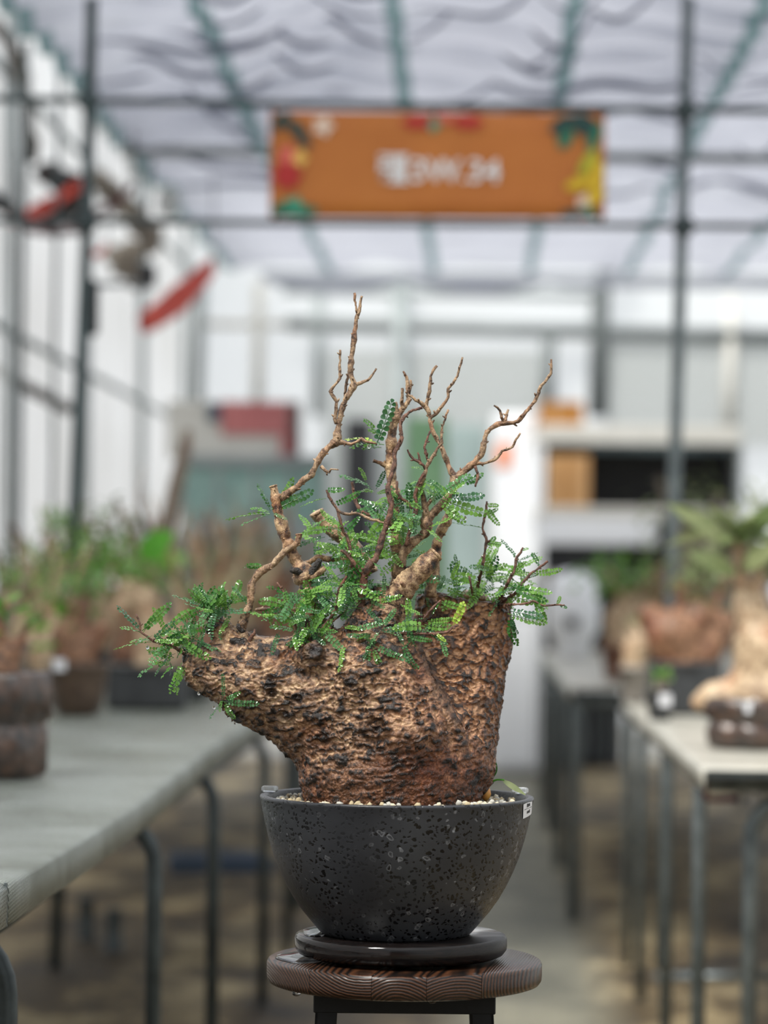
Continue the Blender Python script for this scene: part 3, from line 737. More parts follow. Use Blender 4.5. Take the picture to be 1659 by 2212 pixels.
def lump_mesh(name, parts, m, parent, seed=0, vox=.012, amp=.12):
    """rounded swollen stem: smooth union of spheres strung between points"""
    pts = np.array([p[:3] for q in parts for p in q]); rr = max(p[3] for q in parts for p in q)
    lo = pts.min(0)-rr*1.5; hi = pts.max(0)+rr*1.5
    ax_ = [np.arange(lo[i], hi[i], vox) for i in range(3)]
    G = np.stack(np.meshgrid(*ax_, indexing='ij'), -1).astype(np.float32); d = np.full(G.shape[:3], 9.0, np.float32); k = rr*.35
    for q in parts:
        for a, b_ in zip(q[:-1], q[1:]):
            A = np.array(a[:3]); B = np.array(b_[:3]); BA = B-A
            t = np.clip(((G-A) @ BA)/max(BA @ BA, 1e-9), 0, 1)
            e = np.linalg.norm(G-A-t[..., None]*BA, axis=-1) - (a[3]+(b_[3]-a[3])*t)
            h = np.clip(.5+.5*(d-e)/k, 0, 1); d = d*(1-h)+e*h-k*h*(1-h)
    g = vdb.FloatGrid(background=9.0); g.copyFromArray(d.astype(np.float32)); pv, pq = g.convertToQuads()
    pv = pv*vox+lo
    pv = pv + (pv-pts.mean(0))*amp*fbm(pv/(rr*.7), 3, seed)[:, None]
    off = np.array(rootloc(parent)); me = bpy.data.meshes.new(name)
    me.from_pydata((pv-off).tolist(), [], pq[:, ::-1].tolist()); 
    return link(name, me, m, parent, True)
import openvdb as vdb
BGI = [0]
def pot_geo(kind, base, wd, ht, dep=None):
    if kind == 'rect':
        mb = MB(); mb.box(base+Vector((0, 0, ht*.5)), (wd, dep or wd*.7, ht), 0, .008)
        mb.box(base+Vector((0, 0, ht*.95)), (wd*1.05, (dep or wd*.7)*1.05, ht*.12), 0, .006); return mb.v, mb.f
    if kind == 'rock':
        rs = BGI[0]*7.7
        return lathe([(wd*.40, 0), (wd*.47, ht*.06), (wd*.49, ht*.3), (wd*.46, ht*.46), (wd*.42, ht*.5), (wd*.50, ht*.56), (wd*.52, ht*.8), (wd*.5, ht*.97), (wd*.45, ht), (wd*.41, ht*.93)], base, 40, False,
                     lambda a, z: 1+.06*math.sin(a*5+rs)+.05*math.sin(a*9+z*60+rs)+.04*math.sin(a*17-z*90))
    if kind == 'bowl':
        return lathe([(wd*.30, 0), (wd*.36, ht*.08), (wd*.46, ht*.5), (wd*.5, ht*.9), (wd*.52, ht*.92), (wd*.52, ht), (wd*.47, ht), (wd*.45, ht*.85)], base, 36)
    return lathe([(wd*.36, 0), (wd*.37, ht*.05), (wd*.46, ht*.84), (wd*.5, ht*.85), (wd*.5, ht), (wd*.45, ht), (wd*.43, ht*.88)], base, 36)
def bg_plant(label, px, Z, pot, pw, ph, potm, trunk, bark, leaves, name='caudex_plant', cat='plant', tagat=None, zbase=None, branches=(), seed=1):
    """trunk / branches in pixels at depth Z relative to (px, y of the pot rim centre)"""
    BGI[0] += 1; rnd = random.Random(seed*31+5)
    zb = ((left_top(Z) if px < 829 and Z < 9.9 else CH-TD)+.004) if zbase is None else zbase
    base = P(px, HY, Z); base.z = zb
    root = thing(name, label, cat, base)
    v, f = pot_geo(pot, base, px2m(pw, Z), px2m(ph, Z), px2m(pw*.75, Z)); mk('pot', v, f, potm, root, pot != 'rect')
    rim = base + Vector((0, 0, px2m(ph, Z)*.9)); s = px2m(1, Z)
    v, f = lathe([(.001, .004), (px2m(pw*.3, Z), .003), (px2m(pw*.44, Z), 0)], rim, 20)
    so_ = mk('soil', v[::-1], [], M['netdark'], root) if False else mk('soil', v, f, M['netdark'], root)
    T_ = lambda q: (rim.x+q[0]*s, rim.y+(q[3] if len(q) > 3 else 0)*s, rim.z+q[1]*s, q[2]*s)
    if trunk: lump_mesh('trunk', [[T_(q) for q in part] for part in trunk], bark, root, seed, max(.006, 5*s))
    tips = []
    for bq in branches:
        sp = spline([T_(q) for q in bq], .02); v, f = tube_geo([a[:3] for a in sp], [max(.0012, a[3]) for a in sp], 7); mk('branch', v, f, bark, root); tips.append(Vector(sp[-1][:3]))
    for lf in leaves:
        cx_, cz_, sx_, sz_, n, L_, W_, m = lf[:8]; many = n > 26; mode = lf[8] if len(lf) > 8 else 'ball'
        gv, gf = leaf_geo(L_*s, W_*s, rnd.uniform(.1, .4)); me = None; big = MB()
        if not many:
            me = bpy.data.meshes.new('leaf'); me.from_pydata(gv, [], gf); me.materials.append(m); me.shade_smooth()
        for k in range(n):
            a = rnd.uniform(0, 2*PI)
            if mode == 'ball':
                el = rnd.uniform(-.3, 1.2); p = rim + Vector((cx_*s + rnd.gauss(0, sx_*.5)*s, rnd.gauss(0, sx_*.5)*s, cz_*s + rnd.gauss(0, sz_*.5)*s))
            else:
                el = rnd.uniform(.1, .9); p = rim + Vector((cx_*s, 0, cz_*s))
            d = Vector((math.cos(a)*math.cos(el), math.sin(a)*math.cos(el), math.sin(el)))
            mt = orient(p, d, rnd.uniform(-.6, .6)) @ Matrix.Scale(rnd.uniform(.7, 1.15), 4)
            if many: big.add([mt @ Vector(q) for q in gv], gf)
            else:
                o = bpy.data.objects.new('leaf', me); COL.objects.link(o); o.parent = root; o.matrix_local = Matrix.Translation(-base) @ mt
        if many:
            o = big.build('foliage', m, root, True); o['kind'] = 'stuff'
    if tagat:
        for (x, z) in tagat:
            c = rim + Vector((x*s, -px2m(pw*.5, Z)-.004, z*s)); MB().box(c, (px2m(26, Z), .002, px2m(24, Z)), .2).build('plant_label', M['label'], root)
    return root
POTB = simple('matt_black_pot', srgb(40, 42, 44), srgb(54, 56, 58), 20, .5)
POTBR = simple('brown_glazed_pot', srgb(96, 78, 64), srgb(70, 54, 44), 25, .35, 0, .3)
POTR = simple('rock_textured_pot', srgb(24, 23, 25), srgb(84, 58, 42), 26, .3, 0, 1.0, 60, .7)
POTR.node_tree.nodes['Principled BSDF'].inputs['Coat Weight'].default_value = .3
POTT = simple('terracotta_pot', srgb(118, 80, 60), srgb(92, 62, 48), 15, .6)
POTG = simple('pale_grey_pot', srgb(146, 140, 132), srgb(120, 114, 108), 15, .5)

# left bench, front to back
bg_plant('black and rust rock-textured pot with dark stem, at the left frame edge', 20, 5.47, 'rock', 172, 226, POTR, [[(-20, 0, 46), (-10, 60, 34)], [(-30, 20, 30), (-70, 90, 18)], [(0, 50, 22), (30, 95, 12)]], BGBARK[1],
         [(-10, 150, 60, 40, 22, 52, 26, LEAFBG)], seed=2, branches=[[(-10, 60, 14), (-20, 130, 8), (0, 175, 4)], [(0, 60, 10), (45, 120, 5)]])
bg_plant('round brown glazed pot behind the rock-textured pot, rust-red swollen stem', 170, 7.62, 'bowl', 135, 112, POTBR, [[(-8, 0, 42), (-20, 66, 36), (0, 120, 26)], [(10, 20, 30), (46, 80, 20)]], BGBARK[1],
         [(-28, 60, 50, 60, 16, 44, 24, LEAFBR), (0, 160, 70, 50, 90, 26, 12, LEAFBG)], tagat=[(-32, 8)], seed=3, branches=[[(0, 110, 12), (20, 170, 6)], [(-10, 90, 12), (-44, 160, 6)]])
bg_plant('wide black rectangular pot on the left bench with a pale arching stem', 322, 8.07, 'rect', 168, 92, POTB, [[(10, 0, 44), (14, 70, 36), (-6, 150, 26), (-36, 170, 22), (-56, 120, 16)], [(40, 0, 30), (62, 70, 22)]], BGBARK[0],
         [(0, 200, 60, 40, 80, 22, 10, LEAFBG)], tagat=[(-100, -2)], seed=4, branches=[[(60, 60, 12), (70, 140, 7), (50, 190, 4)]])
bg_plant('potted plant with one broad bright green leaf, behind the black rectangular pot', 300, 8.7, 'round', 110, 100, POTT, [[(-10, 0, 46), (0, 70, 38), (20, 120, 24)]], BGBARK[1],
         [(-60, 210, 70, 50, 100, 28, 14, LEAFBG)], seed=5, branches=[[(10, 110, 12), (30, 190, 6)]])
_p = bpy.data.objects.new('leaf', None)
bpy.data.objects.remove(_p)
def single_leaf(root, a, b_, wd, m, bend=.1):
    d = b_-a; v, f = leaf_geo(d.length, wd, bend, .1, 8); mt = orient(a, d, 0)
    # turn the blade to face the aisle
    y = d.normalized(); z = (Vector((0, -1, .35)) - y*y.dot(Vector((0, -1, .35)))).normalized(); x = y.cross(z)
    mt = Matrix.Translation(a) @ Matrix((x, y, z)).transposed().to_4x4()
    return mk('leaf', [mt @ Vector(q) for q in v], f, m, root)
lp = [o for o in COL.objects if o.get('label', '').startswith('potted plant with one broad')][0]
single_leaf(lp, P(300, 1205, 8.75), P(372, 1150, 8.7), .085, LEAFBR)
single_leaf(lp, P(330, 1215, 8.75), P(345, 1140, 8.75), .075, LEAFBR)
single_leaf(lp, P(336, 1228, 8.8), P(398, 1196, 8.8), .07, LEAFBG)
bg_plant('tall dead-looking brown stem rising behind the green foliage', 318, 9.38, 'round', 120, 96, POTG, [[(0, 0, 44), (10, 60, 34), (20, 130, 20)]], BGBARK[2],
         [(-80, 260, 80, 60, 110, 24, 12, LEAFOL)], seed=6, branches=[[(20, 120, 22), (36, 230, 20), (60, 350, 18), (80, 440, 15), (86, 480, 8)], [(10, 100, 12), (-40, 240, 7), (-70, 330, 4)], [(30, 200, 10), (-20, 320, 6), (-10, 400, 3)]])
bg_plant('pale twin-stemmed plant in a grey pot at the left bench rear', 60, 8.7, 'bowl', 130, 92, POTG, [[(0, 0, 48), (-16, 60, 40), (-30, 120, 26)], [(20, 20, 30), (50, 100, 22), (60, 130, 10)]], BGBARK[0],
         [(10, 190, 90, 50, 110, 24, 12, LEAFOL)], seed=7, branches=[[(-20, 110, 12), (-10, 210, 5)], [(50, 100, 10), (90, 220, 5)]])
bg_plant('leafy shrub on a rough dark stem, left bench centre', 180, 9.0, 'round', 120, 96, POTB, [[(0, 0, 40), (-20, 80, 30), (10, 140, 22)]], BGBARK[2],
         [(10, 200, 80, 60, 130, 26, 14, LEAFBG), (-60, 280, 50, 40, 60, 22, 12, LEAFBG)], seed=8, branches=[[(0, 120, 14), (30, 240, 8)], [(-10, 120, 12), (-70, 260, 6)]])
bg_plant('knotted brown plant filling the space beside the black rectangular pot', 425, 9.3, 'round', 110, 70, POTBR, [[(0, 0, 44), (20, 60, 42), (40, 110, 30)], [(-10, 10, 34), (-20, 90, 24)], [(50, 60, 30), (90, 120, 22)]], BGBARK[0],
         [(60, 160, 110, 60, 60, 20, 9, LEAFOL), (100, 130, 30, 26, 24, 24, 16, LEAFBG)], seed=9, branches=[[(30, 100, 16), (10, 190, 8), (-20, 270, 4)], [(40, 100, 14), (90, 200, 8), (110, 300, 4)], [(80, 110, 12), (150, 170, 8), (180, 230, 4)], [(50, 100, 10), (60, 240, 6), (40, 300, 3)]])
for i, (px, Z, kk) in enumerate(((480, 12.0, 1), (560, 12.8, 0), (380, 11.4, 2), (270, 11.0, 1))):
    bg_plant(['rust-stemmed twiggy plant on the far left bench', 'beige twiggy plant nearest the aisle on the far left bench', 'grey-stemmed plant behind the brown knotted one', 'rust-stemmed plant behind the tall bare stem'][i], px, Z, 'round', 100, 80, [POTT, POTB, POTG, POTB][i],
             [[(0, 0, 40), (-14, 60, 34), (6, 120, 22)], [(10, 20, 26), (50, 80, 18)]], BGBARK[kk], [(0, 170, 80, 50, 70, 18, 9, LEAFOL)], seed=20+i,
             branches=[[(0, 110, 14), (-30, 190, 8), (-50, 260, 4)], [(10, 100, 12), (50, 200, 7), (70, 280, 3)], [(0, 110, 10), (10, 240, 5)]])
for i, (px, Z, kk, hh) in enumerate(((112, 8.25, 0, 1), (30, 9.35, 1, 0), (196, 9.75, 0, 1), (418, 8.62, 1, 0), (-10, 7.4, 2, 1), (470, 10.9, 0, 2), (610, 11.6, 1, 2), (180, 12.0, 2, 2), (330, 12.6, 0, 2), (500, 13.6, 2, 2), (90, 11.2, 0, 2))):
    bg_plant(['beige knobbly plant between the brown bowl and the grey pot', 'rust plant with red stem at the far back of the left bench', 'pale stem plant squeezed behind the rectangular pot, twiggy crown', 'rust stem plant to the right of the broad-leaved one',
              'grey-barked shrub behind the rock-textured pot, cut by the frame', 'beige bushy-twigged plant at the near end of the far left bench', 'rust plant close to the aisle behind the bonsai', 'grey bushy plant beside the slim wall post',
              'beige plant in the middle of the far left bench', 'grey twiggy plant deep on the far left bench', 'beige plant on the wall side of the far left bench'][i], px, Z, ['round', 'bowl'][i % 2], 92, 66, [POTBR, POTT, POTG, POTB][i % 4],
             [[(0, 0, 40), (-14+i*3, 60, 38), (16-i*4, 130, 26)], [(10, 20, 30), (56, 90, 22)], [(-10, 20, 26), (-52, 84, 18)]], BGBARK[kk],
             [(0, 175+30*(hh == 1), 90, 60, 110, 22, 11, [LEAFOL, LEAFBG, LEAFOL][hh])] + ([(-20, 110, 50, 30, 20, 34, 20, LEAFBG)] if hh == 1 else []), seed=40+i,
             branches=[[(0, 110, 14), (-30, 190, 8), (-56, 270, 4)], [(10, 100, 12), (50, 200, 7), (76, 280, 3)], [(0, 110, 10), (10, 240, 5), (-6, 300, 3)], [(-40, 80, 8), (-90, 170, 4)]])
# right bench
ad = bg_plant('big desert rose with swollen beige base and long green leaves', 1622, 6.65, 'rock', 190, 108, POTR, [[(40, 20, 84), (30, 120, 62), (0, 200, 34), (-10, 240, 24)], [(-20, 10, 50), (-80, 6, 28), (-108, -2, 12)], [(60, 30, 60), (120, 140, 40)]], BGBARK[0],
         [(-26, 345, 0, 0, 22, 150, 40, LEAFOL, 'whorl'), (40, 300, 60, 40, 18, 90, 30, LEAFOL)], tagat=[(-10, -8)], seed=11, name='desert_rose', branches=[[(-10, 230, 20), (-24, 280, 15), (-30, 350, 10)], [(0, 230, 14), (30, 300, 10)]])
for a, b_ in (((1592, 1180), (1458, 1085)), ((1598, 1178), (1700, 1060)), ((1592, 1240), (1500, 1190)), ((1600, 1230), (1680, 1170))):
    single_leaf(ad, P(*a, 6.6), P(*b_, 6.5), .045, LEAFOL, .15)
bg_plant('rust-red knotted plant in a black tray behind the desert rose', 1480, 8.3, 'rect', 150, 110, POTB, [[(0, 0, 46), (-20, 70, 52), (30, 110, 40)], [(40, 20, 40), (80, 90, 30)], [(-40, 30, 34), (-70, 110, 26)]], BGBARK[1],
         [(40, 190, 80, 60, 100, 30, 14, LEAFOL)], seed=12, branches=[[(0, 100, 16), (-20, 190, 8)], [(50, 100, 12), (90, 200, 6)]])
bg_plant('small black pot with a low green plant at the right bench middle', 1428, 7.9, 'round', 62, 66, POTB, [[(0, 0, 16), (4, 24, 12)]], BGBARK[2], [(0, 34, 26, 14, 18, 26, 14, LEAFBG)], tagat=[(8, -16)], seed=13)
bg_plant('tan and grey potted cactus at the inner end of the right bench', 1372, 9.0, 'round', 66, 80, POTG, [[(0, 0, 26), (4, 50, 26), (0, 84, 16)]], BGBARK[0], [(0, 100, 20, 10, 12, 20, 8, LEAFOL)], seed=14)
bg_plant('bushy green shrub on a tan stem on the far right bench', 1345, 11.2, 'round', 96, 74, POTT, [[(0, 0, 36), (-6, 60, 30), (20, 110, 20)], [(20, 10, 26), (50, 90, 20)]], BGBARK[0],
         [(-18, 150, 80, 52, 190, 24, 13, LEAFBG), (60, 130, 60, 44, 60, 22, 12, LEAFOL)], seed=15, branches=[[(0, 100, 12), (-30, 170, 6)], [(30, 100, 10), (60, 170, 5)]])
bg_plant('red-brown stemmed plant beside the galvanised post on the far right bench', 1430, 11.6, 'round', 96, 74, POTB, [[(0, 0, 44), (10, 70, 44), (-10, 130, 34)], [(30, 30, 36), (60, 120, 30)]], BGBARK[1],
         [(30, 200, 80, 40, 60, 24, 12, LEAFOL)], seed=16, branches=[[(0, 120, 16), (20, 200, 8)]])
bg_plant('brown twiggy plant in front of the dark shelf opening', 1500, 13.2, 'bowl', 120, 80, POTBR, [[(0, 0, 56), (-10, 90, 50), (10, 170, 40)], [(40, 30, 44), (90, 130, 34)]], BGBARK[2],
         [(0, 240, 110, 70, 200, 22, 11, LEAFOL)], seed=17, branches=[[(0, 160, 20), (-50, 260, 10), (-80, 330, 4)], [(20, 160, 18), (50, 290, 8)], [(60, 130, 14), (130, 250, 6)]])
bg_plant('grey-leaved tall plant at the right frame edge behind the desert rose', 1650, 9.0, 'round', 130, 90, POTG, [[(0, 0, 46), (0, 100, 36), (-20, 180, 24)]], BGBARK[2],
         [(0, 280, 110, 90, 190, 30, 14, LEAFOL)], seed=18, branches=[[(-10, 160, 16), (-50, 300, 8)], [(0, 160, 12), (40, 320, 6)]])

# ================================================================== STOOL
PU = D0/F                      # one photo pixel at the tree, in metres
OC = P(857.5, 1719, D0)        # centre of the pot's rim
def TL(px, py, d=0.0):
    """point at the tree: photo pixel, depth d in the same units (positive is away)"""
    return P(px, py, D0) * 1 + Vector((0, d*PU, 0))
def zrow(py): return P(857.5, py, D0).z
SX = P(873.5, 2069, D0).x
z_top = zrow(2069); seatR = 297*PU; seatH = 54*PU; z_bot = z_top-seatH
stool = thing('stool', 'round dark wooden stool with black steel frame under the potted tree', 'stool', (SX, D0, 0))
wm, nt, b = nmat('oiled_pine_growth_rings'); L = nt.links
tc = N(nt, 'ShaderNodeTexCoord')
wn = N(nt, 'ShaderNodeTexNoise', i_Scale=14, i_Detail=4); mpg = N(nt, 'ShaderNodeMapping'); mpg.inputs['Scale'].default_value = (1, .25, 1); L.new(tc.outputs['Object'], mpg.inputs[0]); L.new(mpg.outputs[0], wn.inputs[0])
sx_ = N(nt, 'ShaderNodeSeparateXYZ'); L.new(tc.outputs['Object'], sx_.inputs[0])
xx = mth('MULTIPLY', sx_.outputs[0], sx_.outputs[0]); zz = mth('MULTIPLY', sx_.outputs[2], sx_.outputs[2]); rr_ = mth('SQRT', mth('ADD', xx, zz))
rr2 = mth('ADD', rr_, mth('MULTIPLY', wn.outputs['Fac'], None, .012))
ph = mth('MULTIPLY', rr2, None, 2*PI/.0034); sn = mth('SINE', ph)
fib = N(nt, 'ShaderNodeTexNoise', i_Scale=500, i_Detail=2); L.new(mpg.outputs[0], fib.inputs[0])
cw = ramp(nt, [(.05, srgb(74, 45, 28)), (.62, srgb(42, 26, 17)), (.95, srgb(15, 10, 8))], mth('MULTIPLY_ADD', sn, None, .5))
cw.inputs[0].links[0].from_node.inputs[2].default_value = .5
cf2 = ramp(nt, [(.3, (.6, .6, .6, 1)), (.7, (1.15, 1.15, 1.15, 1))], fib.outputs[0])
mx = N(nt, 'ShaderNodeMixRGB', i_0=1.0); mx.blend_type = 'MULTIPLY'; L.new(cw.outputs[0], mx.inputs[1]); L.new(cf2.outputs[0], mx.inputs[2]); L.new(mx.outputs[0], b.inputs['Base Color'])
b.inputs['Roughness'].default_value = .34; b.inputs['Coat Weight'].default_value = .15; b.inputs['Coat Roughness'].default_value = .15; b.inputs['Specular IOR Level'].default_value = .35
bp = N(nt, 'ShaderNodeBump', i_Strength=.35, i_Distance=.001, invert=True); L.new(sn, bp.inputs['Height']); L.new(bp.outputs[0], b.inputs['Normal'])
cuts = [-1, -.545, -.08, .30, .66, 1]
pith = [(-.95, -.045), (-.16, .075), (.12, -.060), (.50, -.075), (1.5, -.02)]
bev = 10*PU
prof = [(.001, -seatH), (seatR-bev*1.6, -seatH), (seatR-bev*.6, -seatH+bev*.35), (seatR-bev*.1, -seatH+bev*1.1), (seatR, -seatH+bev*2), (seatR, -bev), (seatR-bev*.25, -bev*.35), (seatR-bev*.8, -bev*.02), (seatR*.6, 0), (.001, 0)]
for k in range(5):
    v, f = lathe(prof, (0, 0, 0), 160)
    bmm = bmesh.new(); bv_ = [bmm.verts.new(q) for q in v]
    for q in f:
        try: bmm.faces.new([bv_[i] for i in q])
        except ValueError: pass
    bmesh.ops.remove_doubles(bmm, verts=bmm.verts, dist=1e-5)
    for x_, sgn in ((cuts[k], 1), (cuts[k+1], -1)):
        if abs(x_) < 1:
            r = bmesh.ops.bisect_plane(bmm, geom=bmm.verts[:]+bmm.edges[:]+bmm.faces[:], plane_co=(x_*seatR+sgn*.00025, 0, 0), plane_no=(-sgn, 0, 0), clear_outer=True)
            bmesh.ops.holes_fill(bmm, edges=[e for e in bmm.edges if e.is_boundary])
    ox, oz = pith[k][0]*seatR, pith[k][1]
    rot = Matrix.Rotation(math.radians(-9), 4, 'Z')
    bmesh.ops.transform(bmm, matrix=Matrix.Translation((-ox, 0, -oz)), verts=bmm.verts)
    me = bpy.data.meshes.new('plank'); bmm.to_mesh(me); bmm.free()
    me.shade_smooth()
    try: me.set_sharp_from_angle(angle=math.radians(38))
    except Exception: pass
    me.materials.append(wm)
    o = bpy.data.objects.new('plank', me); COL.objects.link(o); o.parent = stool
    o.matrix_local = Matrix.Translation((0, 0, z_top)) @ rot @ Matrix.Translation((ox, 0, oz))
# black steel frame
fx = 206*PU
zfr = z_bot-.0
for sy in (-1, 1):
    MB().box((SX, D0+sy*fx*.8, z_bot-.0115), (2*fx*.93, .004, .023), 0, .0012).build('apron', M['blacksteel'], stool)
for sx2 in (-1, 1):
    MB().box((SX+sx2*fx*.9, D0, z_bot-.0115), (.004, 2*fx*.8, .023), 0, .0012).build('apron', M['blacksteel'], stool)
for sx2 in (-1, 1):
    for sy in (-1, 1):
        a = Vector((SX+sx2*fx*.90, D0+sy*fx*.80, z_bot)); c = Vector((SX+sx2*fx*1.22, D0+sy*fx*1.12, 0))
        mb = MB()
        for (dx, dy) in ((.024, .003), (.003, .024)):
            vs = []
            for p_ in (c, a):
                for ex, ey in ((-1, -1), (1, -1), (1, 1), (-1, 1)):
                    vs.append(p_ + Vector((-sx2*(dx/2)+ex*dx/2, -sy*(dy/2)+ey*dy/2, 0)))
            mb.add(vs, [(3, 2, 1, 0), (4, 5, 6, 7), (0, 1, 5, 4), (1, 2, 6, 5), (2, 3, 7, 6), (3, 0, 4, 7)])
        mb.build('leg', M['blacksteel'], stool)
for hz in (.25,):
    t = (z_bot-hz)/z_bot; qx = fx*(.9+.32*t); qy = fx*(.8+.32*t)
    for sy in (-1, 1): MB().box((SX, D0+sy*qy, hz), (2*qx, .01, .018), 0, .002).build('stretcher', M['blacksteel'], stool)
    for s_ in (-1, 1): MB().box((SX+s_*qx, D0, hz), (.01, 2*qy, .018), 0, .002).build('stretcher', M['blacksteel'], stool)
# drips under the seat
water, nt, b = nmat('clear_water'); b.inputs['Roughness'].default_value = 0; b.inputs['IOR'].default_value = 1.33; b.inputs['Transmission Weight'].default_value = 1.0
def drop(parent, c, r, flat=1.0):
    v, f = lathe([(.0001, -r*flat), (r*.6, -r*.8*flat), (r*.95, -r*.3*flat), (r*.9, r*.3), (r*.5, r*.9), (.0001, r*1.3)], c, 12); return mk('water_drop', v, f, water, parent)
for x in (646, 930):
    drop(stool, Vector((P(x, 2100, D0).x, D0-math.sqrt(max(0, seatR**2-(P(x, 2100, D0).x-SX)**2))*.86, z_bot-.001)), .0055, .6)

# turntable
tt = thing('turntable', 'round black lacquered wooden turntable between pot and stool', 'turntable', (P(866, 2016, D0).x, D0, z_top))
TX = P(866, 2016, D0).x; tz = zrow(2016); tR = 229.5*PU; tH = tz-z_top-7*PU
tm, nt, b = nmat('black_lacquered_wood'); L = nt.links
tc = N(nt, 'ShaderNodeTexCoord'); mpp = N(nt, 'ShaderNodeMapping'); mpp.inputs['Scale'].default_value = (4, 60, 200); L.new(tc.outputs['Object'], mpp.inputs[0])
no = N(nt, 'ShaderNodeTexNoise', i_Scale=3, i_Detail=4); L.new(mpp.outputs[0], no.inputs[0])
b.inputs['Specular IOR Level'].default_value = .3
r_ = ramp(nt, [(.35, srgb(12, 11, 12)), (.7, srgb(28, 22, 20))], no.outputs[0]); L.new(r_.outputs[0], b.inputs['Base Color'])
nw = N(nt, 'ShaderNodeTexNoise', i_Scale=9, i_Detail=2); L.new(tc.outputs['Object'], nw.inputs[0])
rw = ramp(nt, [(.45, (.06, .06, .06, 1)), (.6, (.42, .42, .42, 1))], nw.outputs[0]); L.new(rw.outputs[0], b.inputs['Roughness'])
bp = N(nt, 'ShaderNodeBump', i_Strength=.15, i_Distance=.001); L.new(no.outputs[0], bp.inputs['Height']); L.new(bp.outputs[0], b.inputs['Normal'])
e_ = 9*PU
v, f = lathe([(.001, -tH), (tR-e_*2.2, -tH), (tR-e_*.9, -tH+e_*.6), (tR-e_*.1, -tH+e_*1.7), (tR, -tH*.5), (tR-e_*.05, -e_*.9), (tR-e_*.4, -e_*.25), (tR-e_, 0), (tR*.6, 0), (.001, 0)], (TX, D0, tz), 128); mk('disc', v, f, tm, tt)
for k in range(6):
    a = k*PI/3+.55; c = Vector((TX+tR*.62*math.cos(a), D0+tR*.62*math.sin(a), z_top))
    v, f = lathe([(.010, 0), (.012, .001), (.011, tz-tH-z_top)], c, 14); mk('foot', v, f, M['black'], tt)

# puddles: water standing on seat and turntable
def puddle(parent, c, rx, ry, name='puddle', seed=0, r0=0):
    n = 40; v = []; f = []; rnd = random.Random(seed); ph_ = [rnd.uniform(0, 6) for _ in range(3)]
    for j, (q, z) in enumerate(((1, 0), (.97, .0008), (.85, .0012), (.4, .0012))):
        for k in range(n):
            a = 2*PI*k/n; w_ = 1+.10*math.sin(2*a+ph_[0])+.07*math.sin(3*a+ph_[1])+.04*math.sin(5*a+ph_[2])
            v.append(c+Vector((rx*q*w_*math.cos(a), ry*q*w_*math.sin(a), z)))
    for j in range(3):
        for k in range(n): f.append((j*n+k, j*n+(k+1) % n, (j+1)*n+(k+1) % n, (j+1)*n+k))
    f.append(tuple(range(3*n, 4*n))); f.append(tuple(range(n-1, -1, -1)))
    return mk(name, v, f, water, parent)
puddle(stool, Vector((SX-seatR*.74, D0-seatR*.02, z_top+.0002)), seatR*.17, seatR*.38, seed=1)
puddle(tt, Vector((TX-tR*.80, D0+tR*.02, tz+.0002)), tR*.13, tR*.36, seed=2)

# ================================================================== POTTED TREE
tree = thing('potted_tree', 'gnarled swollen-trunk bonsai with tiny green leaves in a round charcoal bowl', 'plant', (OC.x, D0, tz))
pm, nt, b = nmat('charcoal_speckled_resin'); L = nt.links
tc = N(nt, 'ShaderNodeTexCoord'); O = tc.outputs['Object']
nb_ = N(nt, 'ShaderNodeTexNoise', i_Scale=7, i_Detail=4); L.new(O, nb_.inputs[0]); b.inputs['Specular IOR Level'].default_value = .35
wv = N(nt, 'ShaderNodeTexNoise', i_Scale=110, i_Detail=2); L.new(O, wv.inputs[0])
sc = N(nt, 'ShaderNodeVectorMath', operation='SCALE'); sc.inputs['Scale'].default_value = .010; L.new(wv.outputs['Color'], sc.inputs[0])
av = N(nt, 'ShaderNodeVectorMath', operation='ADD'); L.new(O, av.inputs[0]); L.new(sc.outputs[0], av.inputs[1])
vo = N(nt, 'ShaderNodeTexVoronoi', i_Scale=185); L.new(av.outputs[0], vo.inputs['Vector'])
sm = ramp(nt, [(.34, (1, 1, 1, 1)), (.44, (0, 0, 0, 1))], vo.outputs['Distance'])
gate = ramp(nt, [(.42, (0, 0, 0, 1)), (.58, (1, 1, 1, 1))], nb_.outputs[0])
sepc = N(nt, 'ShaderNodeSeparateColor'); L.new(vo.outputs['Color'], sepc.inputs[0])
g1 = N(nt, 'ShaderNodeMath', operation='GREATER_THAN', i_1=.30); L.new(sepc.outputs[0], g1.inputs[0])
k1 = mth('MULTIPLY', sm.outputs[0], g1.outputs[0]); 
gg = mth('MULTIPLY', k1, mth('ADD', gate.outputs[0], None, .35))
base = ramp(nt, [(.3, srgb(34, 35, 39)), (.7, srgb(56, 58, 62))], nb_.outputs[0])
mx1 = N(nt, 'ShaderNodeMixRGB'); L.new(gg, mx1.inputs[0]); L.new(base.outputs[0], mx1.inputs[1]); mx1.inputs[2].default_value = srgb(12, 12, 14)
vr = N(nt, 'ShaderNodeTexVoronoi', i_Scale=95); L.new(av.outputs[0], vr.inputs['Vector'])
ring = ramp(nt, [(.12, (0, 0, 0, 1)), (.26, (1, 1, 1, 1)), (.32, (0, 0, 0, 1))], vr.outputs['Distance'])
sp2 = N(nt, 'ShaderNodeSeparateColor'); L.new(vr.outputs['Color'], sp2.inputs[0])
g2 = N(nt, 'ShaderNodeMath', operation='GREATER_THAN', i_1=.62); L.new(sp2.outputs[0], g2.inputs[0])
kr = mth('MULTIPLY', mth('MULTIPLY', ring.outputs[0], g2.outputs[0]), mth('MULTIPLY', wv.outputs['Fac'], gate.outputs[0]))
mx2 = N(nt, 'ShaderNodeMixRGB'); L.new(kr, mx2.inputs[0]); L.new(mx1.outputs[0], mx2.inputs[1]); mx2.inputs[2].default_value = srgb(150, 152, 156)
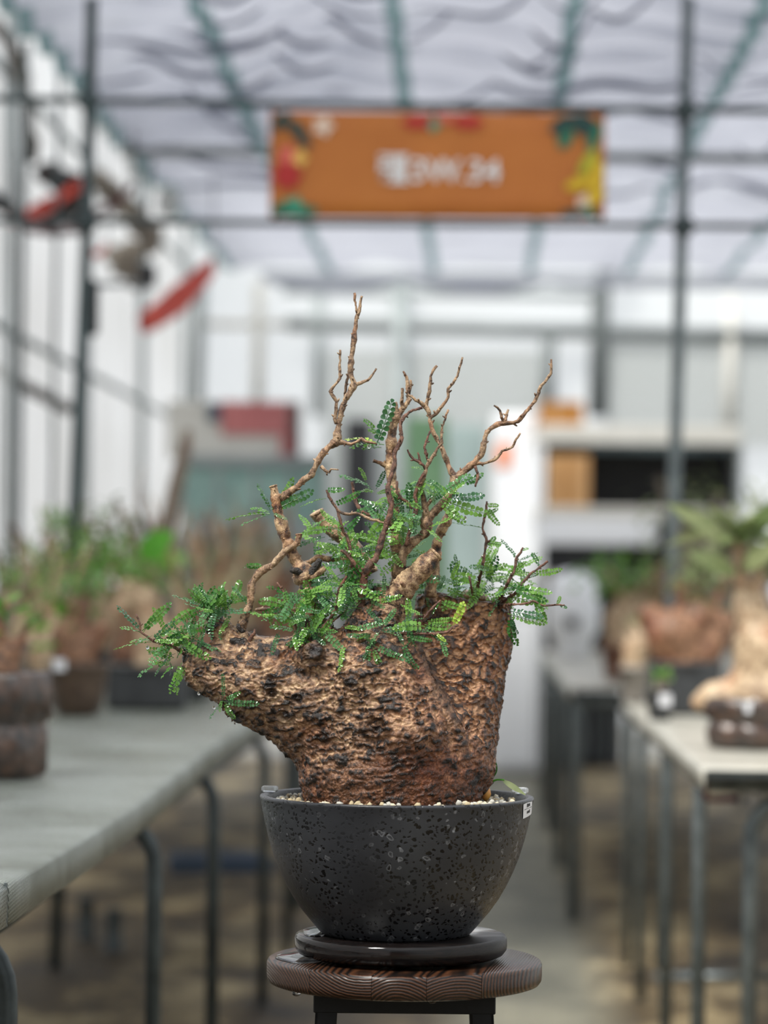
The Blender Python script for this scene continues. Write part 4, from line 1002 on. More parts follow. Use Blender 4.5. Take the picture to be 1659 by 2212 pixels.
L.new(mx2.outputs[0], b.inputs['Base Color'])
rr3 = ramp(nt, [(0, (.36, .36, .36, 1)), (1, (.22, .22, .22, 1))], gg); L.new(rr3.outputs[0], b.inputs['Roughness'])
bp = N(nt, 'ShaderNodeBump', i_Strength=.5, i_Distance=.0008, invert=True); L.new(gg, bp.inputs['Height']); L.new(bp.outputs[0], b.inputs['Normal'])
hz = lambda y: zrow(y)-tz
out = [(158, 2016), (164, 2011), (177, 1996), (203, 1965), (222, 1938), (239, 1908), (254, 1876), (266, 1845), (276, 1812), (284, 1780), (290, 1750), (294.5, 1726), (296, 1722), (295, 1719), (292, 1718), (283, 1718), (280, 1720), (278, 1726), (274, 1745), (266, 1775), (240, 1830), (150, 1900), (1, 1905)]
v, f = lathe([(r*PU, hz(y)) for r, y in [(1, 2016)]+out], (OC.x, D0, tz), 192)
pot = mk('pot', v, f, pm, tree)
# gravel
gv_, gf_ = lathe([(276*PU, hz(1736)), (200*PU, hz(1733)), (60*PU, hz(1730)), (.0005, hz(1730))], (OC.x, D0, tz), 64)
grit = simple('dark_grit', srgb(120, 112, 94), srgb(70, 62, 50), 400, .8, 0, 1, 600)
gb = mk('gravel_bed', gv_, gf_, grit, tree); gb['kind'] = 'stuff'
stone_m = [simple('pumice_'+str(i), c1, c2, 200, .6, 0, .5, 500) for i, (c1, c2) in enumerate(((srgb(232, 222, 196), srgb(206, 194, 166)), (srgb(212, 196, 160), srgb(184, 164, 128)), (srgb(222, 220, 210), srgb(180, 176, 164))))]
rs = random.Random(5); stones = []
for k in range(9):
    bmm = bmesh.new(); bmesh.ops.create_icosphere(bmm, subdivisions=2 if k < 4 else 1, radius=1)
    for v_ in bmm.verts: v_.co = v_.co*rs.uniform(.82, 1.1); v_.co.x *= 1.2; v_.co.z *= .8
    me = bpy.data.meshes.new('stone'); bmm.to_mesh(me); bmm.free(); me.materials.append(stone_m[k % 3]); me.shade_smooth(); stones.append(me)
placed = 0; tries = 0
while placed < 290 and tries < 20000:
    tries += 1
    a = rs.uniform(0, 2*PI); r_ = math.sqrt(rs.uniform(.2, 1))*268
    x = r_*math.cos(a); y = r_*math.sin(a)
    if ((x+10)/178)**2 + (y/165)**2 < 1.0: continue
    o = bpy.data.objects.new('stone', rs.choice(stones)); COL.objects.link(o); o.parent = tree
    s_ = rs.uniform(4.6, 8.2)*PU; up_ = rs.choice((0, 0, 2, 5))
    frontk = 1 if y < 0 else .6
    o.location = (x*PU, y*PU, hz(1735)+(up_*frontk+s_/PU*.35+ (3 if y < -120 and abs(x) < 190 else 0))*PU)
    o.rotation_euler = (rs.uniform(0, 6), rs.uniform(0, 6), rs.uniform(0, 6)); o.scale = (s_, s_, s_); placed += 1

# ---- trunk (signed distance field in photo units, origin at rim centre)
def U(px, py, d=0.0):
    q = P(px, py, D0)-OC; return np.array([q.x/PU, d, q.z/PU])
STEP = 4.0
gx = np.arange(-520, 300, STEP); gy = np.arange(-250, 330, STEP); gzv = np.arange(-60, 520, STEP)
GX, GY, GZ = np.meshgrid(gx, gy, gzv, indexing='ij')
def cone(a, ra, b_, rb, sq=1.0):
    A = np.array(a, float); B = np.array(b_, float)
    X = GX-A[0]; Y = (GY-A[1])/sq; Zq = GZ-A[2]; BA = B-A; BA[1] /= sq
    t = np.clip((X*BA[0]+Y*BA[1]+Zq*BA[2])/(BA @ BA), 0, 1)
    return np.sqrt((X-t*BA[0])**2+(Y-t*BA[1])**2+(Zq-t*BA[2])**2)-(ra+(rb-ra)*t)
def smin(a, b_, k):
    h = np.clip(.5+.5*(b_-a)/k, 0, 1); return b_*(1-h)+a*h-k*h*(1-h)
d = cone(U(838, 1745), 174, U(832, 1668), 190, .86)
d = smin(d, cone(U(884, 1690, 0), 160, U(888, 1640, 6), 158, .84), 24)
d = smin(d, cone(U(812, 1592, -10), 166, U(704, 1506, -14), 122, .84), 30)
d = smin(d, cone(U(810, 1550, -40), 118, U(806, 1480, -50), 92), 30)
d = smin(d, cone(U(720, 1508, -12), 124, U(560, 1478, -12), 84), 28)
d = smin(d, cone(U(575, 1484, -8), 88, U(446, 1444, -12), 54), 26)
d = smin(d, cone(U(560, 1510, -4), 60, U(680, 1566, 0), 92), 24)
d = smin(d, cone(U(575, 1440, 0), 58, U(470, 1356, 8), 24), 22)
d = smin(d, cone(U(545, 1440, 10), 52, U(640, 1440, 0), 66), 26)
col = cone(U(956, 1640, 34), 122, U(972, 1500, 128), 117)
col = smin(col, cone(U(972, 1500, 128), 117, U(1000, 1390, 176), 112), 20)
col = smin(col, cone(U(1000, 1390, 176), 112, U(1006, 1310, 178), 108), 20)
cap = GZ-(U(1000, 1288)[2] + 10*np.sin(GX/40)); col = -smin(-col, -cap, 18)
d = smin(d, cone(U(870, 1575, -72), 106, U(840, 1425, -66), 70), 20)
d = smin(d, col, 8)
d = smin(d, cone(U(780, 1460, -50), 104, U(806, 1370, -24), 66), 26)
d = smin(d, cone(U(806, 1370, -24), 66, U(822, 1300, -10), 40), 24)
d = smin(d, cone(U(690, 1420, -30), 70, U(671, 1318, 0), 22), 26)
d = smin(d, cone(U(824, 1345, -38), 46, U(853, 1308, -46), 29), 16)
d = smin(d, cone(U(700, 1470, 66), 80, U(800, 1480, 70), 72), 36)
d = smin(d, cone(U(531, 1400, -14), 30, U(531, 1380, -16), 14), 16)
# knots, folds
e = cone(U(676, 1412, -104), 34, U(684, 1412, -100), 34); d = smin(d, e, 24)
e = cone(U(814, 1562, -158), 7, U(812, 1562, -250), 20); d = -smin(-d, e, 8)
grid = vdb.FloatGrid(background=99.0); grid.copyFromArray(d.astype(np.float32))
pv, pq = grid.convertToQuads()
pv = pv*STEP + np.array([gx[0], gy[0], gzv[0]])
me = bpy.data.meshes.new('trunk_base'); me.from_pydata(pv.tolist(), [], pq[:, ::-1].tolist())
tmp = bpy.data.objects.new('trunk_base', me); COL.objects.link(tmp)
md = tmp.modifiers.new('s', 'SUBSURF'); md.levels = 1
dg = bpy.context.evaluated_depsgraph_get(); me2 = bpy.data.meshes.new_from_object(tmp.evaluated_get(dg)); bpy.data.objects.remove(tmp)
n = len(me2.vertices); co = np.empty(n*3); me2.vertices.foreach_get('co', co); co = co.reshape(-1, 3)
nr = np.empty(n*3); me2.vertex_normals.foreach_get('vector', nr); nr = nr.reshape(-1, 3)
x, y, z = co.T
wp = np.stack([vnoise(co/20+3, 11), vnoise(co/20+9, 12), vnoise(co/20+21, 13)], 1)*8
wp += np.stack([vnoise(co/8+3, 14), vnoise(co/8+9, 15), vnoise(co/8+21, 16)], 1)*2.6
q = co+wp
A1, _ = worley(q/np.array([16., 14., 10.5]), 2); bump1 = np.clip(1-(A1/.66)**2, 0, 1)      # right column: fat knobs
A2, B2 = worley(q/np.array([11.5, 9., 7.6]), 5); bump2 = np.clip(1-(A2/.62)**2, 0, 1)*(.35+.65*sstep(-.25, .35, fbm(co/24, 2, 91)))
A3, B3 = worley(q/np.array([6.0, 6.0, 8.5]), 9); bump3 = np.clip((B3-A3)*1.6, 0, 1)       # base: fine cracks
flow = np.stack([co[:, 0]/46+co[:, 2]/60, co[:, 1]/40, co[:, 2]/15-co[:, 0]/70], 1)+wp/18
ridge = np.clip(1-np.abs(vnoise(flow, 31)*1.6+vnoise(flow*2.1, 32)*.7), -1, 1)
zc = z
gxl = 48+(319-z)*.47
wcol = sstep(gxl-8, gxl+14, x)*sstep(60, 150, z)
wbot = 1-sstep(60, 175, z+.25*np.abs(x))
wbody = np.clip(1-wcol-wbot, 0, 1)
lft = sstep(-180, -330, x)
pits = np.clip(1-(worley(q/9.0, 71)[0]/.42)**2, 0, 1)*sstep(0, .4, fbm(co/40, 2, 95))
h = wcol*(bump1*10.0+ridge*1.5) + wbody*(bump2*6.6+ridge*4.6-pits*5) + wbot*(bump3*2.2+ridge*2.6)
h += 3.5*fbm(co/30, 3, 41) + 7*fbm(co/85, 2, 51)*wbody + 1.2*fbm(co/5, 2, 61)
# the fold where the right column grows out behind the body
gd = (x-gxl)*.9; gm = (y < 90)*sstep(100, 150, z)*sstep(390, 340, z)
h = h - 9*np.exp(-(gd/10)**2)*gm + 5*np.exp(-((gd+22)/13)**2)*gm*(y < 20)
# knot scars, and shade painted dark along the column fold
scab_shade = np.zeros(n)+.55*np.exp(-(gd/9)**2)*gm
def ringed(px, py, rin, amp, dark, sgn=-1):
    global h, scab_shade
    c = U(px, py); rr = np.hypot(x-c[0], (z-c[2])*1.15); m_ = (y < 40)
    wv_ = np.cos(rr/rin*PI*1.9)*np.exp(-(rr/(rin*1.7))**2)*m_
    h = h + sgn*amp*wv_; scab_shade = np.maximum(scab_shade, dark*np.exp(-(rr/(rin*1.05))**2)*m_)
ringed(680, 1402, 30, 6, 1.0, 1)
ringed(812, 1560, 24, 7, .3)
ringed(590, 1494, 14, 6, .8)
ringed(700, 1590, 20, 3, .3); ringed(585, 1462, 12, 4, .7); ringed(645, 1505, 14, 4, .8); ringed(905, 1480, 15, 3, .5); ringed(760, 1470, 14, 3, .6); ringed(520, 1545, 13, 3, .6); ringed(880, 1640, 16, 3, .2)
ringed(615, 1545, 15, 3.5, .7); ringed(690, 1660, 14, 2.5, .5); ringed(1045, 1520, 15, 3, .6); ringed(1045, 1300, 16, 3, .6)
co2 = co + nr*h[:, None]
rel = wcol*(.10+bump1*1.0) + wbody*np.clip(bump2*.62+np.clip(ridge, 0, 1)*.55-pits*.9, 0, 1) + wbot*(bump3*.38+np.clip(ridge, 0, 1)*.32)
me2.vertices.foreach_set('co', (co2*PU + np.array([0, 0, OC.z-tz])).ravel().astype(np.float32))
for nm, val in (('relief', rel), ('scab_shade', np.clip(scab_shade+.2*sstep(.42, .62, fbm(co/15, 3, 77))*np.clip(wbody+.4*wcol, 0, 1), 0, 1)), ('redness', np.clip(sstep(-160, 160, x)*.6+wbot*.55-.1*0, 0, 1))):
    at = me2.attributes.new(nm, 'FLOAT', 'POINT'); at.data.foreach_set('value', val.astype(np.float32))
me2.materials.clear(); me2.update(); me2.name = 'trunk'
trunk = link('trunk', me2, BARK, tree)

# ---- branches
def BR(name, pts, m=TWIG, n=9, spurs=True, seed=0, cut=None, wobble=.12):
    """pts: (px, py, depth, radius) in photo units"""
    rnd = random.Random(seed+len(pts)*13+int(pts[0][0]))
    q = [(*TL(px, py, dd), r*PU*(.9 if r > 9 else .84)) for px, py, dd, r in pts]
    sp = spline(q, 4.5*PU)
    mb = MB(); C3 = [Vector(a[:3]) for a in sp]; R3 = []
    ph = rnd.uniform(0, 9); L_ = 0
    for i, a in enumerate(sp):
        if i: L_ += (C3[i]-C3[i-1]).length/PU
        R3.append(a[3]*(1+wobble*math.sin(L_/9+ph)+wobble*.6*math.sin(L_/4.3+ph*2)))
        if 0 < i < len(sp)-1: C3[i] = C3[i] + Vector((rnd.uniform(-1, 1), rnd.uniform(-1, 1), rnd.uniform(-1, 1)))*PU*.8
    ns = n if max(R3) < 9*PU else 14
    v, f = tube_geo(C3, R3, ns, True, lambda i, k: 1+rnd.uniform(-.07, .07)); mb.add(v, f)
    if cut:   # pale sawn end with a rim
        a, b_ = C3[-2], C3[-1]; dd = (b_-a).normalized(); v, f = tube_geo([b_-dd*R3[-1]*.2, b_+dd*R3[-1]*.15, b_+dd*R3[-1]*.2], [R3[-1]*1.1, R3[-1]*1.08, R3[-1]*.8], 14); mb.add(v, f)
    if spurs:
        i = 3
        while i < len(C3)-2:
            t = (C3[i+1]-C3[i]).normalized(); s_ = t.cross(Vector((rnd.uniform(-1, 1), rnd.uniform(-1, 1), rnd.uniform(-1, 1)))).normalized()
            ln = rnd.uniform(2.5, 6.5)*PU + R3[i]*.35; r0 = min(R3[i]*.85, 3.0*PU)
            p0 = C3[i]+s_*R3[i]*.5; v, f = tube_geo([p0, p0+s_*ln*.6+t*ln*.2, p0+s_*ln+t*ln*.5], [r0, r0*.7, r0*.45], 6); mb.add(v, f)
            i += rnd.randint(3, 7)
    return mb.build(name, m, tree, True)
B = lambda s: [tuple(float(t) for t in q.split(',')) for q in s.split()]
b_main = BR('branch', B('690,1400,-8,30 671,1330,-4,22 669,1298,0,19 662,1262,0,24 655,1240,0,26 643,1218,0,18 632,1198,0,14 620,1168,0,15.5 612,1145,0,15 603,1116,0,13.5 597,1085,0,12 593,1062,0,11 590,1050,0,10'), STUB, seed=1, cut=True)
BR('stub', B('655,1240,-8,12 640,1234,-20,9 630,1230,-28,7'), simple('charred_wood', srgb(30, 26, 25), srgb(60, 52, 46), 200, .5, 0, .8, 400), spurs=False)
BR('stub', B('668,1242,-6,14 682,1226,-14,9 692,1208,-18,7.5'), bpy.data.materials['charred_wood'], spurs=False)
BR('stub', B('668,1250,-6,14 690,1236,-10,10 703,1226,-12,8'), STUB, spurs=False)
BR('stub', B('662,1272,-6,9 652,1268,-20,6'), bpy.data.materials['charred_wood'], spurs=False)
BR('branch', B('606,1078,0,10 620,1066,0,9 641,1053,-4,8.5 658,1035,-6,8 672,1027,-6,8 684,1003,-8,8.5 694,983,-8,8.5 708,968,-8,8.5 727,954,-8,11 731,918,-8,7.5 738,886,-8,7 748,860,-8,8 757,846,-8,7.5 765,831,-8,9 759,815,-8,6.5 757,802,-8,7 760,770,-8,6.5 764,740,-8,7 767,715,-8,6 770,690,-8,5 774,676,-8,4.5 777,667,-8,4.5 779,652,-8,3.5 782,640,-8,3.5'), TWIG, seed=2)
BR('twig', B('773,690,-8,3.5 770,668,-8,3 767,650,-10,3 766,634,-10,3.4'), TWIG, seed=3)
BR('twig', B('766,832,-8,6 780,828,-10,4 795,821,-12,3.6 806,809,-12,3 813,797,-12,2.8'), TWIG, seed=4)
BR('twig', B('728,915,-8,6 724,905,-10,4.5 727,878,-14,5 727,869,-14,4.5 720,858,-16,4.5 714,846,-16,4.5 724,832,-16,4 735,818,-16,3.6 734,800,-16,3.6 735,780,-16,3.4 735,757,-16,2.8'), TWIG, seed=5)
BR('twig', B('747,862,-2,4 745,850,4,3.5 748,831,6,3.5 752,810,6,3.5 755,774,6,3'), TWIG, seed=6)
BR('twig', B('732,955,-8,8 745,958,-12,5 759,960,-16,4.5 770,956,-18,4 781,949,-20,4 790,955,-22,3.6 814,960,-26,2.6'), TWIG, seed=7)
BR('twig', B('694,1008,-10,4.5 703,1017,-14,4 711,1021,-16,3.5 716,1014,-18,3 732,1016,-20,1.4'), TWIG, seed=8)
BR('twig', B('760,1040,30,4 768,1082,30,5 776,1098,25,5 792,1110,20,5 806,1112,20,4'), TWIGR, seed=9)
# centre trunk-like branch behind
BR('branch', B('866,1330,60,20 862,1240,56,17 856,1160,50,15 853,1081,44,14 846,1030,42,13 842,998,40,12 846,950,40,12.5 848,920,40,12 857,897,40,11 868,882,40,8.5 880,868,40,6.5 888,858,40,4'), STUB, seed=10)
BR('twig', B('856,905,38,7 858,888,36,5 855,866,36,3.5'), TWIG, seed=11)
BR('twig', B('872,882,38,6 868,866,34,5 869,852,34,4.5 869,836,34,3.5'), TWIG, seed=12)
BR('twig', B('880,870,40,6 884,850,42,5.5 881,830,42,5 878,812,42,4 871,799,42,3'), TWIG, seed=13)
BR('twig', B('884,845,42,5 888,830,42,3.5 887,818,42,3'), TWIG, seed=14)
BR('stub', B('842,1012,40,8 826,1000,36,6 806,994,34,5'), STUB, seed=15)
# sinuous front branch
BR('branch', B('776,1330,-34,13 784,1273,-48,10 788,1240,-52,10 798,1222,-54,9 811,1209,-54,8.5 823,1172,-54,8 835,1135,-54,7.5 842,1112,-54,7 845,1091,-54,7.2 839,1066,-52,6.6 838,1050,-50,6.5 847,1025,-48,6 852,1005,-46,5.8 853,980,-44,5.6 862,962,-42,5.2 868,948,-40,5.2 864,925,-38,5 867,911,-36,4.6 876,898,-34,4 892,888,-30,3.6 912,882,-24,3.4'), TWIGR, seed=16)
BR('twig', B('786,1240,-52,7 776,1232,-56,5.5 764,1214,-60,5 754,1203,-60,5 746,1192,-62,4.5 737,1190,-64,3.5'), TWIGR, seed=17)
BR('twig', B('761,1300,-44,5 763,1262,-48,5 765,1238,-48,5 758,1200,-46,4.5 756,1178,-46,4.2 750,1160,-46,4 741,1146,-48,4 735,1120,-50,3.8 727,1099,-50,3.8 714,1078,-52,3.4 706,1060,-54,3'), TWIGR, seed=18)
BR('twig', B('727,1098,-50,3.6 736,1108,-50,3.4 750,1112,-50,3.6 775,1110,-50,3.8 796,1121,-50,3.6 815,1126,-50,3.6 833,1132,-52,3.2'), TWIG, seed=19)
# right hand system
BR('branch', B('850,1320,20,20 858,1250,14,15 868,1205,6,12.5 880,1182,2,12 893,1170,0,11.5 908,1160,0,11.5 921,1146,0,12 922,1124,0,15 936,1108,0,10.5 949,1094,0,10 966,1076,0,10 980,1058,0,9.5 983,1034,-2,12 1000,1020,-2,9 1012,1010,-3,8.5 1025,999,-4,8 1041,978,-6,9 1046,955,-8,6.5 1050,936,-8,6.2 1062,925,-10,6 1075,917,-10,6 1092,914,-10,7 1104,914,-12,5.5 1118,911,-12,5.5 1130,898,-14,5 1146,878,-14,4.4 1157,862,-14,4 1168,835,-14,4.6 1180,822,-14,3.6 1190,808,-14,3.6 1190,790,-14,3.2 1190,777,-14,3'), TWIG, seed=20)
BR('branch', B('983,1034,-2,10 973,1016,0,8 968,1004,2,7 960,982,4,6.5 954,965,5,6 945,950,6,6 937,936,6,5.5 932,920,6,5.5 929,908,6,6 927,889,6,5.5 918,877,6,7'), TWIG, seed=21)
BR('twig', B('919,878,6,6 924,862,4,5 927,850,2,4.6 929,834,0,4.4 931,812,-2,4 936,800,-2,3.5 944,790,-2,3.2'), TWIG, seed=22)
BR('twig', B('918,877,6,5.5 908,869,2,4.6 898,864,0,3.8 890,857,0,4 881,853,0,3.6 879,835,0,3'), TWIG, seed=23)
BR('twig', B('930,903,6,5 942,893,2,4.5 955,878,0,4.2 963,868,-2,4 969,857,-2,4.4 968,840,-4,3.6 978,828,-4,3.4 988,813,-4,3.8 992,796,-4,2.8 996,785,-4,2.8 999,772,-4,2.6'), TWIG, seed=24)
BR('twig', B('1088,914,-10,5 1083,902,-14,3.6 1080,888,-16,3.2 1074,882,-18,3 1066,877,-20,2.4'), TWIG, seed=25)
BR('twig', B('1090,912,-10,5 1094,898,-8,3.8 1098,885,-6,3.2'), TWIG, seed=26)
BR('twig', B('1028,1002,-4,5 1045,1001,-12,4 1058,998,-14,4 1070,992,-16,4.2 1078,984,-18,3.6 1083,976,-18,3.2 1095,972,-20,3.4 1107,966,-20,3 1114,950,-22,2.8 1123,937,-22,2.4'), TWIG, seed=27)
BR('twig', B('1026,1008,-8,5 1031,1022,-14,4 1031,1035,-18,3.4 1026,1052,-20,2.4'), TWIGR, seed=28)
BR('branch', B('920,1120,-4,10 918,1096,-8,8 916,1078,-8,7.5 911,1060,-10,7 910,1044,-12,6 916,1028,-14,6 919,1018,-14,6 923,1006,-16,5 928,998,-16,5 936,984,-18,4.2 945,970,-18,4 954,957,-18,4 953,944,-18,3.4 954,930,-18,3.2 960,908,-20,2.8 968,886,-20,2.6'), TWIG, seed=29)
BR('twig', B('920,1016,-14,4.5 914,1006,-18,4 904,998,-20,4 894,993,-20,3.4 886,985,-22,3.2 880,972,-22,2.6'), TWIGR, seed=30)
BR('twig', B('908,1000,-20,3.6 905,988,-20,3 902,978,-20,2.4'), TWIGR, seed=31)
BR('twig', B('926,1000,-16,4 921,985,-18,3.4 917,968,-18,3.2 922,950,-16,3.2 929,932,-12,3.2'), TWIGR, seed=32)
BR('stub', B('918,1098,-8,6 928,1084,-12,5 937,1074,-14,4.5 934,1066,-16,4'), TWIG, seed=33, spurs=False)
BR('twig', B('876,1180,-16,5 883,1155,-20,5 889,1130,-22,5 897,1108,-24,5.5 899,1095,-24,4.5 897,1066,-24,4.5 903,1050,-24,4.5 908,1036,-24,4.5 916,1024,-22,4'), TWIGR, seed=34)
BR('twig', B('853,1150,-10,5 846,1140,-10,4 840,1128,-10,3'), TWIGR, seed=35)
BR('twig', B('857,1040,-20,3.5 858,1064,-20,4 868,1078,-20,3.6 880,1086,-20,3.4 890,1100,-20,3.2'), TWIGR, seed=36)
# pruned thick stub to the front right
BR('branch', B('838,1345,-40,38 849,1314,-46,31 862,1284,-50,29 878,1260,-52,27.5 900,1240,-54,26 918,1222,-56,24.5 932,1206,-58,21.5 940,1198,-58,18'), STUB, seed=37, cut=True, wobble=.06)
BR('stub', B('872,1266,-74,6 866,1258,-84,4'), TWIG, seed=38, spurs=False)
# cut stubs behind
BR('stub', B('800,1240,90,20 763,1179,96,17 727,1153,98,17 700,1128,100,17 682,1105,100,17'), STUB, seed=39, cut=True, wobble=.05)
BR('stub', B('930,1290,70,16 942,1210,70,13 944,1179,68,12 952,1150,66,12 966,1124,64,12 973,1104,64,12'), STUB, seed=40, cut=True)
BR('branch', B('640,1230,60,6 657,1219,60,7 685,1204,62,8 715,1208,64,8 745,1206,66,8 780,1214,60,8'), STUB, seed=41)
BR('branch', B('850,1240,20,14 875,1232,10,9 900,1222,4,7 915,1214,0,6'), TWIG, seed=42)
# left
BR('branch', B('533,1400,-16,22 531,1382,-16,14 526,1362,-18,12 525,1345,-18,11 534,1322,-18,10 541,1307,-18,9.6 543,1285,-18,9 544,1263,-18,10 553,1248,-18,9 563,1235,-18,9.5 580,1226,-18,8.5 594,1216,-18,9 606,1203,-18,8 616,1191,-18,8 630,1182,-18,8 641,1175,-18,8 645,1166,-18,7.4 646,1155,-18,7.4'), TWIG, seed=43, cut=True)
BR('stub', B('526,1364,-22,8 517,1355,-28,6 516,1347,-30,5'), bpy.data.materials['charred_wood'], spurs=False)
BR('stub', B('533,1390,-20,8 546,1374,-26,5 552,1366,-28,4.5 553,1358,-28,4'), TWIGR, seed=44, spurs=False)
BR('stub', B('506,1388,6,24 490,1370,8,22 474,1356,10,19 464,1347,10,17'), STUB, seed=45, cut=True, wobble=.05)
BR('twig', B('550,1318,30,4 580,1315,34,4.4 616,1313,36,4.4 650,1318,30,4.4'), TWIG, seed=46)
BR('twig', B('400,1412,-20,4 375,1396,-28,3.6 350,1388,-32,3 334,1384,-34,3 318,1372,-36,3 307,1364,-38,3 305,1345,-38,2.4 297,1326,-38,2.4'), TWIGR, seed=47)
BR('twig', B('452,1350,0,3 444,1322,-4,2.6 437,1290,-6,2.2'), TWIGR, seed=48)
BR('twig', B('648,1392,-50,3.4 645,1372,-56,3.2 638,1345,-60,3 630,1320,-60,3 622,1298,-60,3 615,1280,-60,2.8 600,1258,-60,2.6'), TWIGR, seed=49)
BR('twig', B('696,1362,-66,4 702,1350,-68,4 716,1332,-70,4 727,1313,-70,4 730,1295,-70,4 733,1274,-70,4 742,1258,-70,3.8 750,1244,-70,3.2'), TWIGR, seed=50)
BR('twig', B('714,1347,-60,2.2 730,1334,-60,2.2 752,1314,-60,2'), TWIGR, seed=51)
BR('twig', B('860,1368,-70,4 880,1366,-90,3.6 906,1368,-96,3.6 940,1367,-100,3.6 965,1362,-102,3.6 976,1352,-102,3.4 988,1349,-102,2.8'), TWIGR, seed=52)
BR('twig', B('888,1366,-92,3.4 900,1356,-94,3 912,1338,-96,3 920,1326,-96,3 935,1310,-96,3 950,1296,-96,2.6'), TWIGR, seed=53)
# right column shoots
BR('branch', B('1030,1300,110,9 1036,1262,100,4.5 1044,1222,44,4 1048,1195,44,3.6 1053,1165,44,3.8 1046,1148,44,3.4 1044,1135,44,3.4 1050,1110,44,3.2 1053,1082,44,3'), TWIGR, seed=54)
BR('branch', B('1080,1302,120,7 1098,1262,48,4 1108,1243,46,4 1116,1224,46,4 1118,1204,46,3.4 1127,1192,46,3 1132,1182,46,2.6'), TWIGR, seed=55)
BR('branch', B('1090,1302,130,6 1115,1282,60,4 1129,1263,60,3.6 1140,1250,60,3.6 1152,1237,60,3.4 1168,1226,60,3.2 1186,1212,60,3'), TWIGR, seed=56)
BR('branch', B('1085,1312,110,6 1100,1306,70,4 1112,1306,36,3 1135,1304,34,3 1156,1299,34,3 1176,1309,34,2.6 1200,1307,34,2.4 1222,1307,34,2'), TWIGR, seed=57)
BR('twig', B('1026,1292,100,4 1019,1267,28,3 1014,1244,28,2.6'), TWIGR, seed=58)
BR('stub', B('1025,1330,150,38 1030,1296,152,34 1034,1280,152,26'), STUB, spurs=False, seed=59)

# ---- pinnate leaves
def pinnate(nl, L_, bend, seed, lw=5.0, ll=7.8):
    rnd = random.Random(seed); v = []; f = []
    def rach(t): return Vector((bend*.25*L_*math.sin(t*PI*.8)*(.6), L_*t*(1-.1*t*abs(bend)), -bend*L_*t*t*.55))
    n = 8
    for i in range(n+1):
        t = i/n; c = rach(t); r = .85*(1-.5*t)
        v += [c+Vector((-r, 0, 0)), c+Vector((0, 0, r)), c+Vector((r, 0, 0)), c+Vector((0, 0, -r*.6))]
    for i in range(n):
        for k in range(4): a = i*4+k; b_ = i*4+(k+1) % 4; f.append((a, b_, b_+4, a+4))
    def leaflet(c, d, up, L2, W2):
        d = d.normalized(); s = d.cross(up).normalized(); u = s.cross(d)
        k = len(v)
        v.append(c)
        prof_ = ((.28, .34), (.62, .5), (.9, .36))
        for t, w_ in prof_: v.extend([c+d*L2*t-s*W2*w_+u*W2*.13, c+d*L2*t+u*0, c+d*L2*t+s*W2*w_+u*W2*.13])
        v.append(c+d*L2*1.02-u*.3)
        f.extend([(k, k+1, k+2), (k, k+2, k+3)])
        for i in range(2):
            a = k+1+i*3; f.extend([(a, a+3, a+4, a+1), (a+1, a+4, a+5, a+2)])
        a = k+7; f.extend([(a, k+10, a+1), (a+1, k+10, a+2)])
    for i in range(nl):
        t = .16+.80*i/(nl-1); c = rach(t); tan = (rach(min(1, t+.05))-rach(t-.05)).normalized()
        sz = (.72+.42*math.sin(PI*min(1, t*.95)))*rnd.uniform(.85, 1.12)
        for s in (-1, 1):
            side = Vector((s, 0, 0)); tilt = rnd.uniform(-.35, .45)
            d = side*1.0 + tan*rnd.uniform(.3, .65) + Vector((0, 0, tilt))
            leaflet(c+side*.6, d, Vector((rnd.uniform(-.3, .3), rnd.uniform(-.3, .3), 1)), ll*sz, lw*1.45*sz)
    leaflet(rach(1), (rach(1)-rach(.9)), Vector((0, 0, 1)), ll*.8, lw*1.2)
    return v, f
LV = []
for k, (nl, L_, bd, m) in enumerate(((9, 74, .3, LEAF), (8, 62, .55, LEAF), (10, 86, .2, LEAFB), (7, 52, .4, LEAF), (9, 76, .75, LEAFB), (6, 40, .2, LEAF), (10, 80, -.15, LEAF), (8, 64, .1, LEAFB), (7, 54, .3, LEAFY))):
    v, f = pinnate(nl, L_, bd, k+3); me = bpy.data.meshes.new('leaf'); me.from_pydata([tuple(q*PU) for q in v], [], f); me.materials.append(m); me.shade_smooth(); LV.append((me, L_, v, f, m))
rl = random.Random(21); NLEAF = [0]; EXTRA = {}
def put_leaf(a, d, k, sc_=1.0, roll=0.0, upv=(0, -.9, .9)):
    y = Vector(d).normalized(); up = Vector(upv); 
    z = up-y*y.dot(up)
    if z.length < .05: z = Vector((0, -1, 0))-y*y.dot(Vector((0, -1, 0)))
    z.normalize(); x = y.cross(z)
    mt = Matrix.Translation(a) @ Matrix((x, y, z)).transposed().to_4x4() @ Matrix.Rotation(roll, 4, 'Y') @ Matrix.Scale(sc_, 4)
    me, L_, v, f, m = LV[k]
    if NLEAF[0] < 298:
        o = bpy.data.objects.new('leaf', me); COL.objects.link(o); o.parent = tree
        o.matrix_local = Matrix.Translation(-ROOTLOC[tree.name]) @ mt; NLEAF[0] += 1
    else:
        EXTRA.setdefault(m.name, (MB(), m))[0].add([mt @ (q*PU) for q in v], f)
def leaf_px(x0, y0, x1, y1, dep=0, ddep=0, k=None, roll=None):
    a = TL(x0, y0, dep); b_ = TL(x1, y1, ddep); d_ = b_-a
    k = rl.choice((0, 1, 2, 6, 7)) if k is None else k
    put_leaf(a, d_, k, d_.length/(LV[k][1]*PU), rl.uniform(-.7, .7) if roll is None else roll)
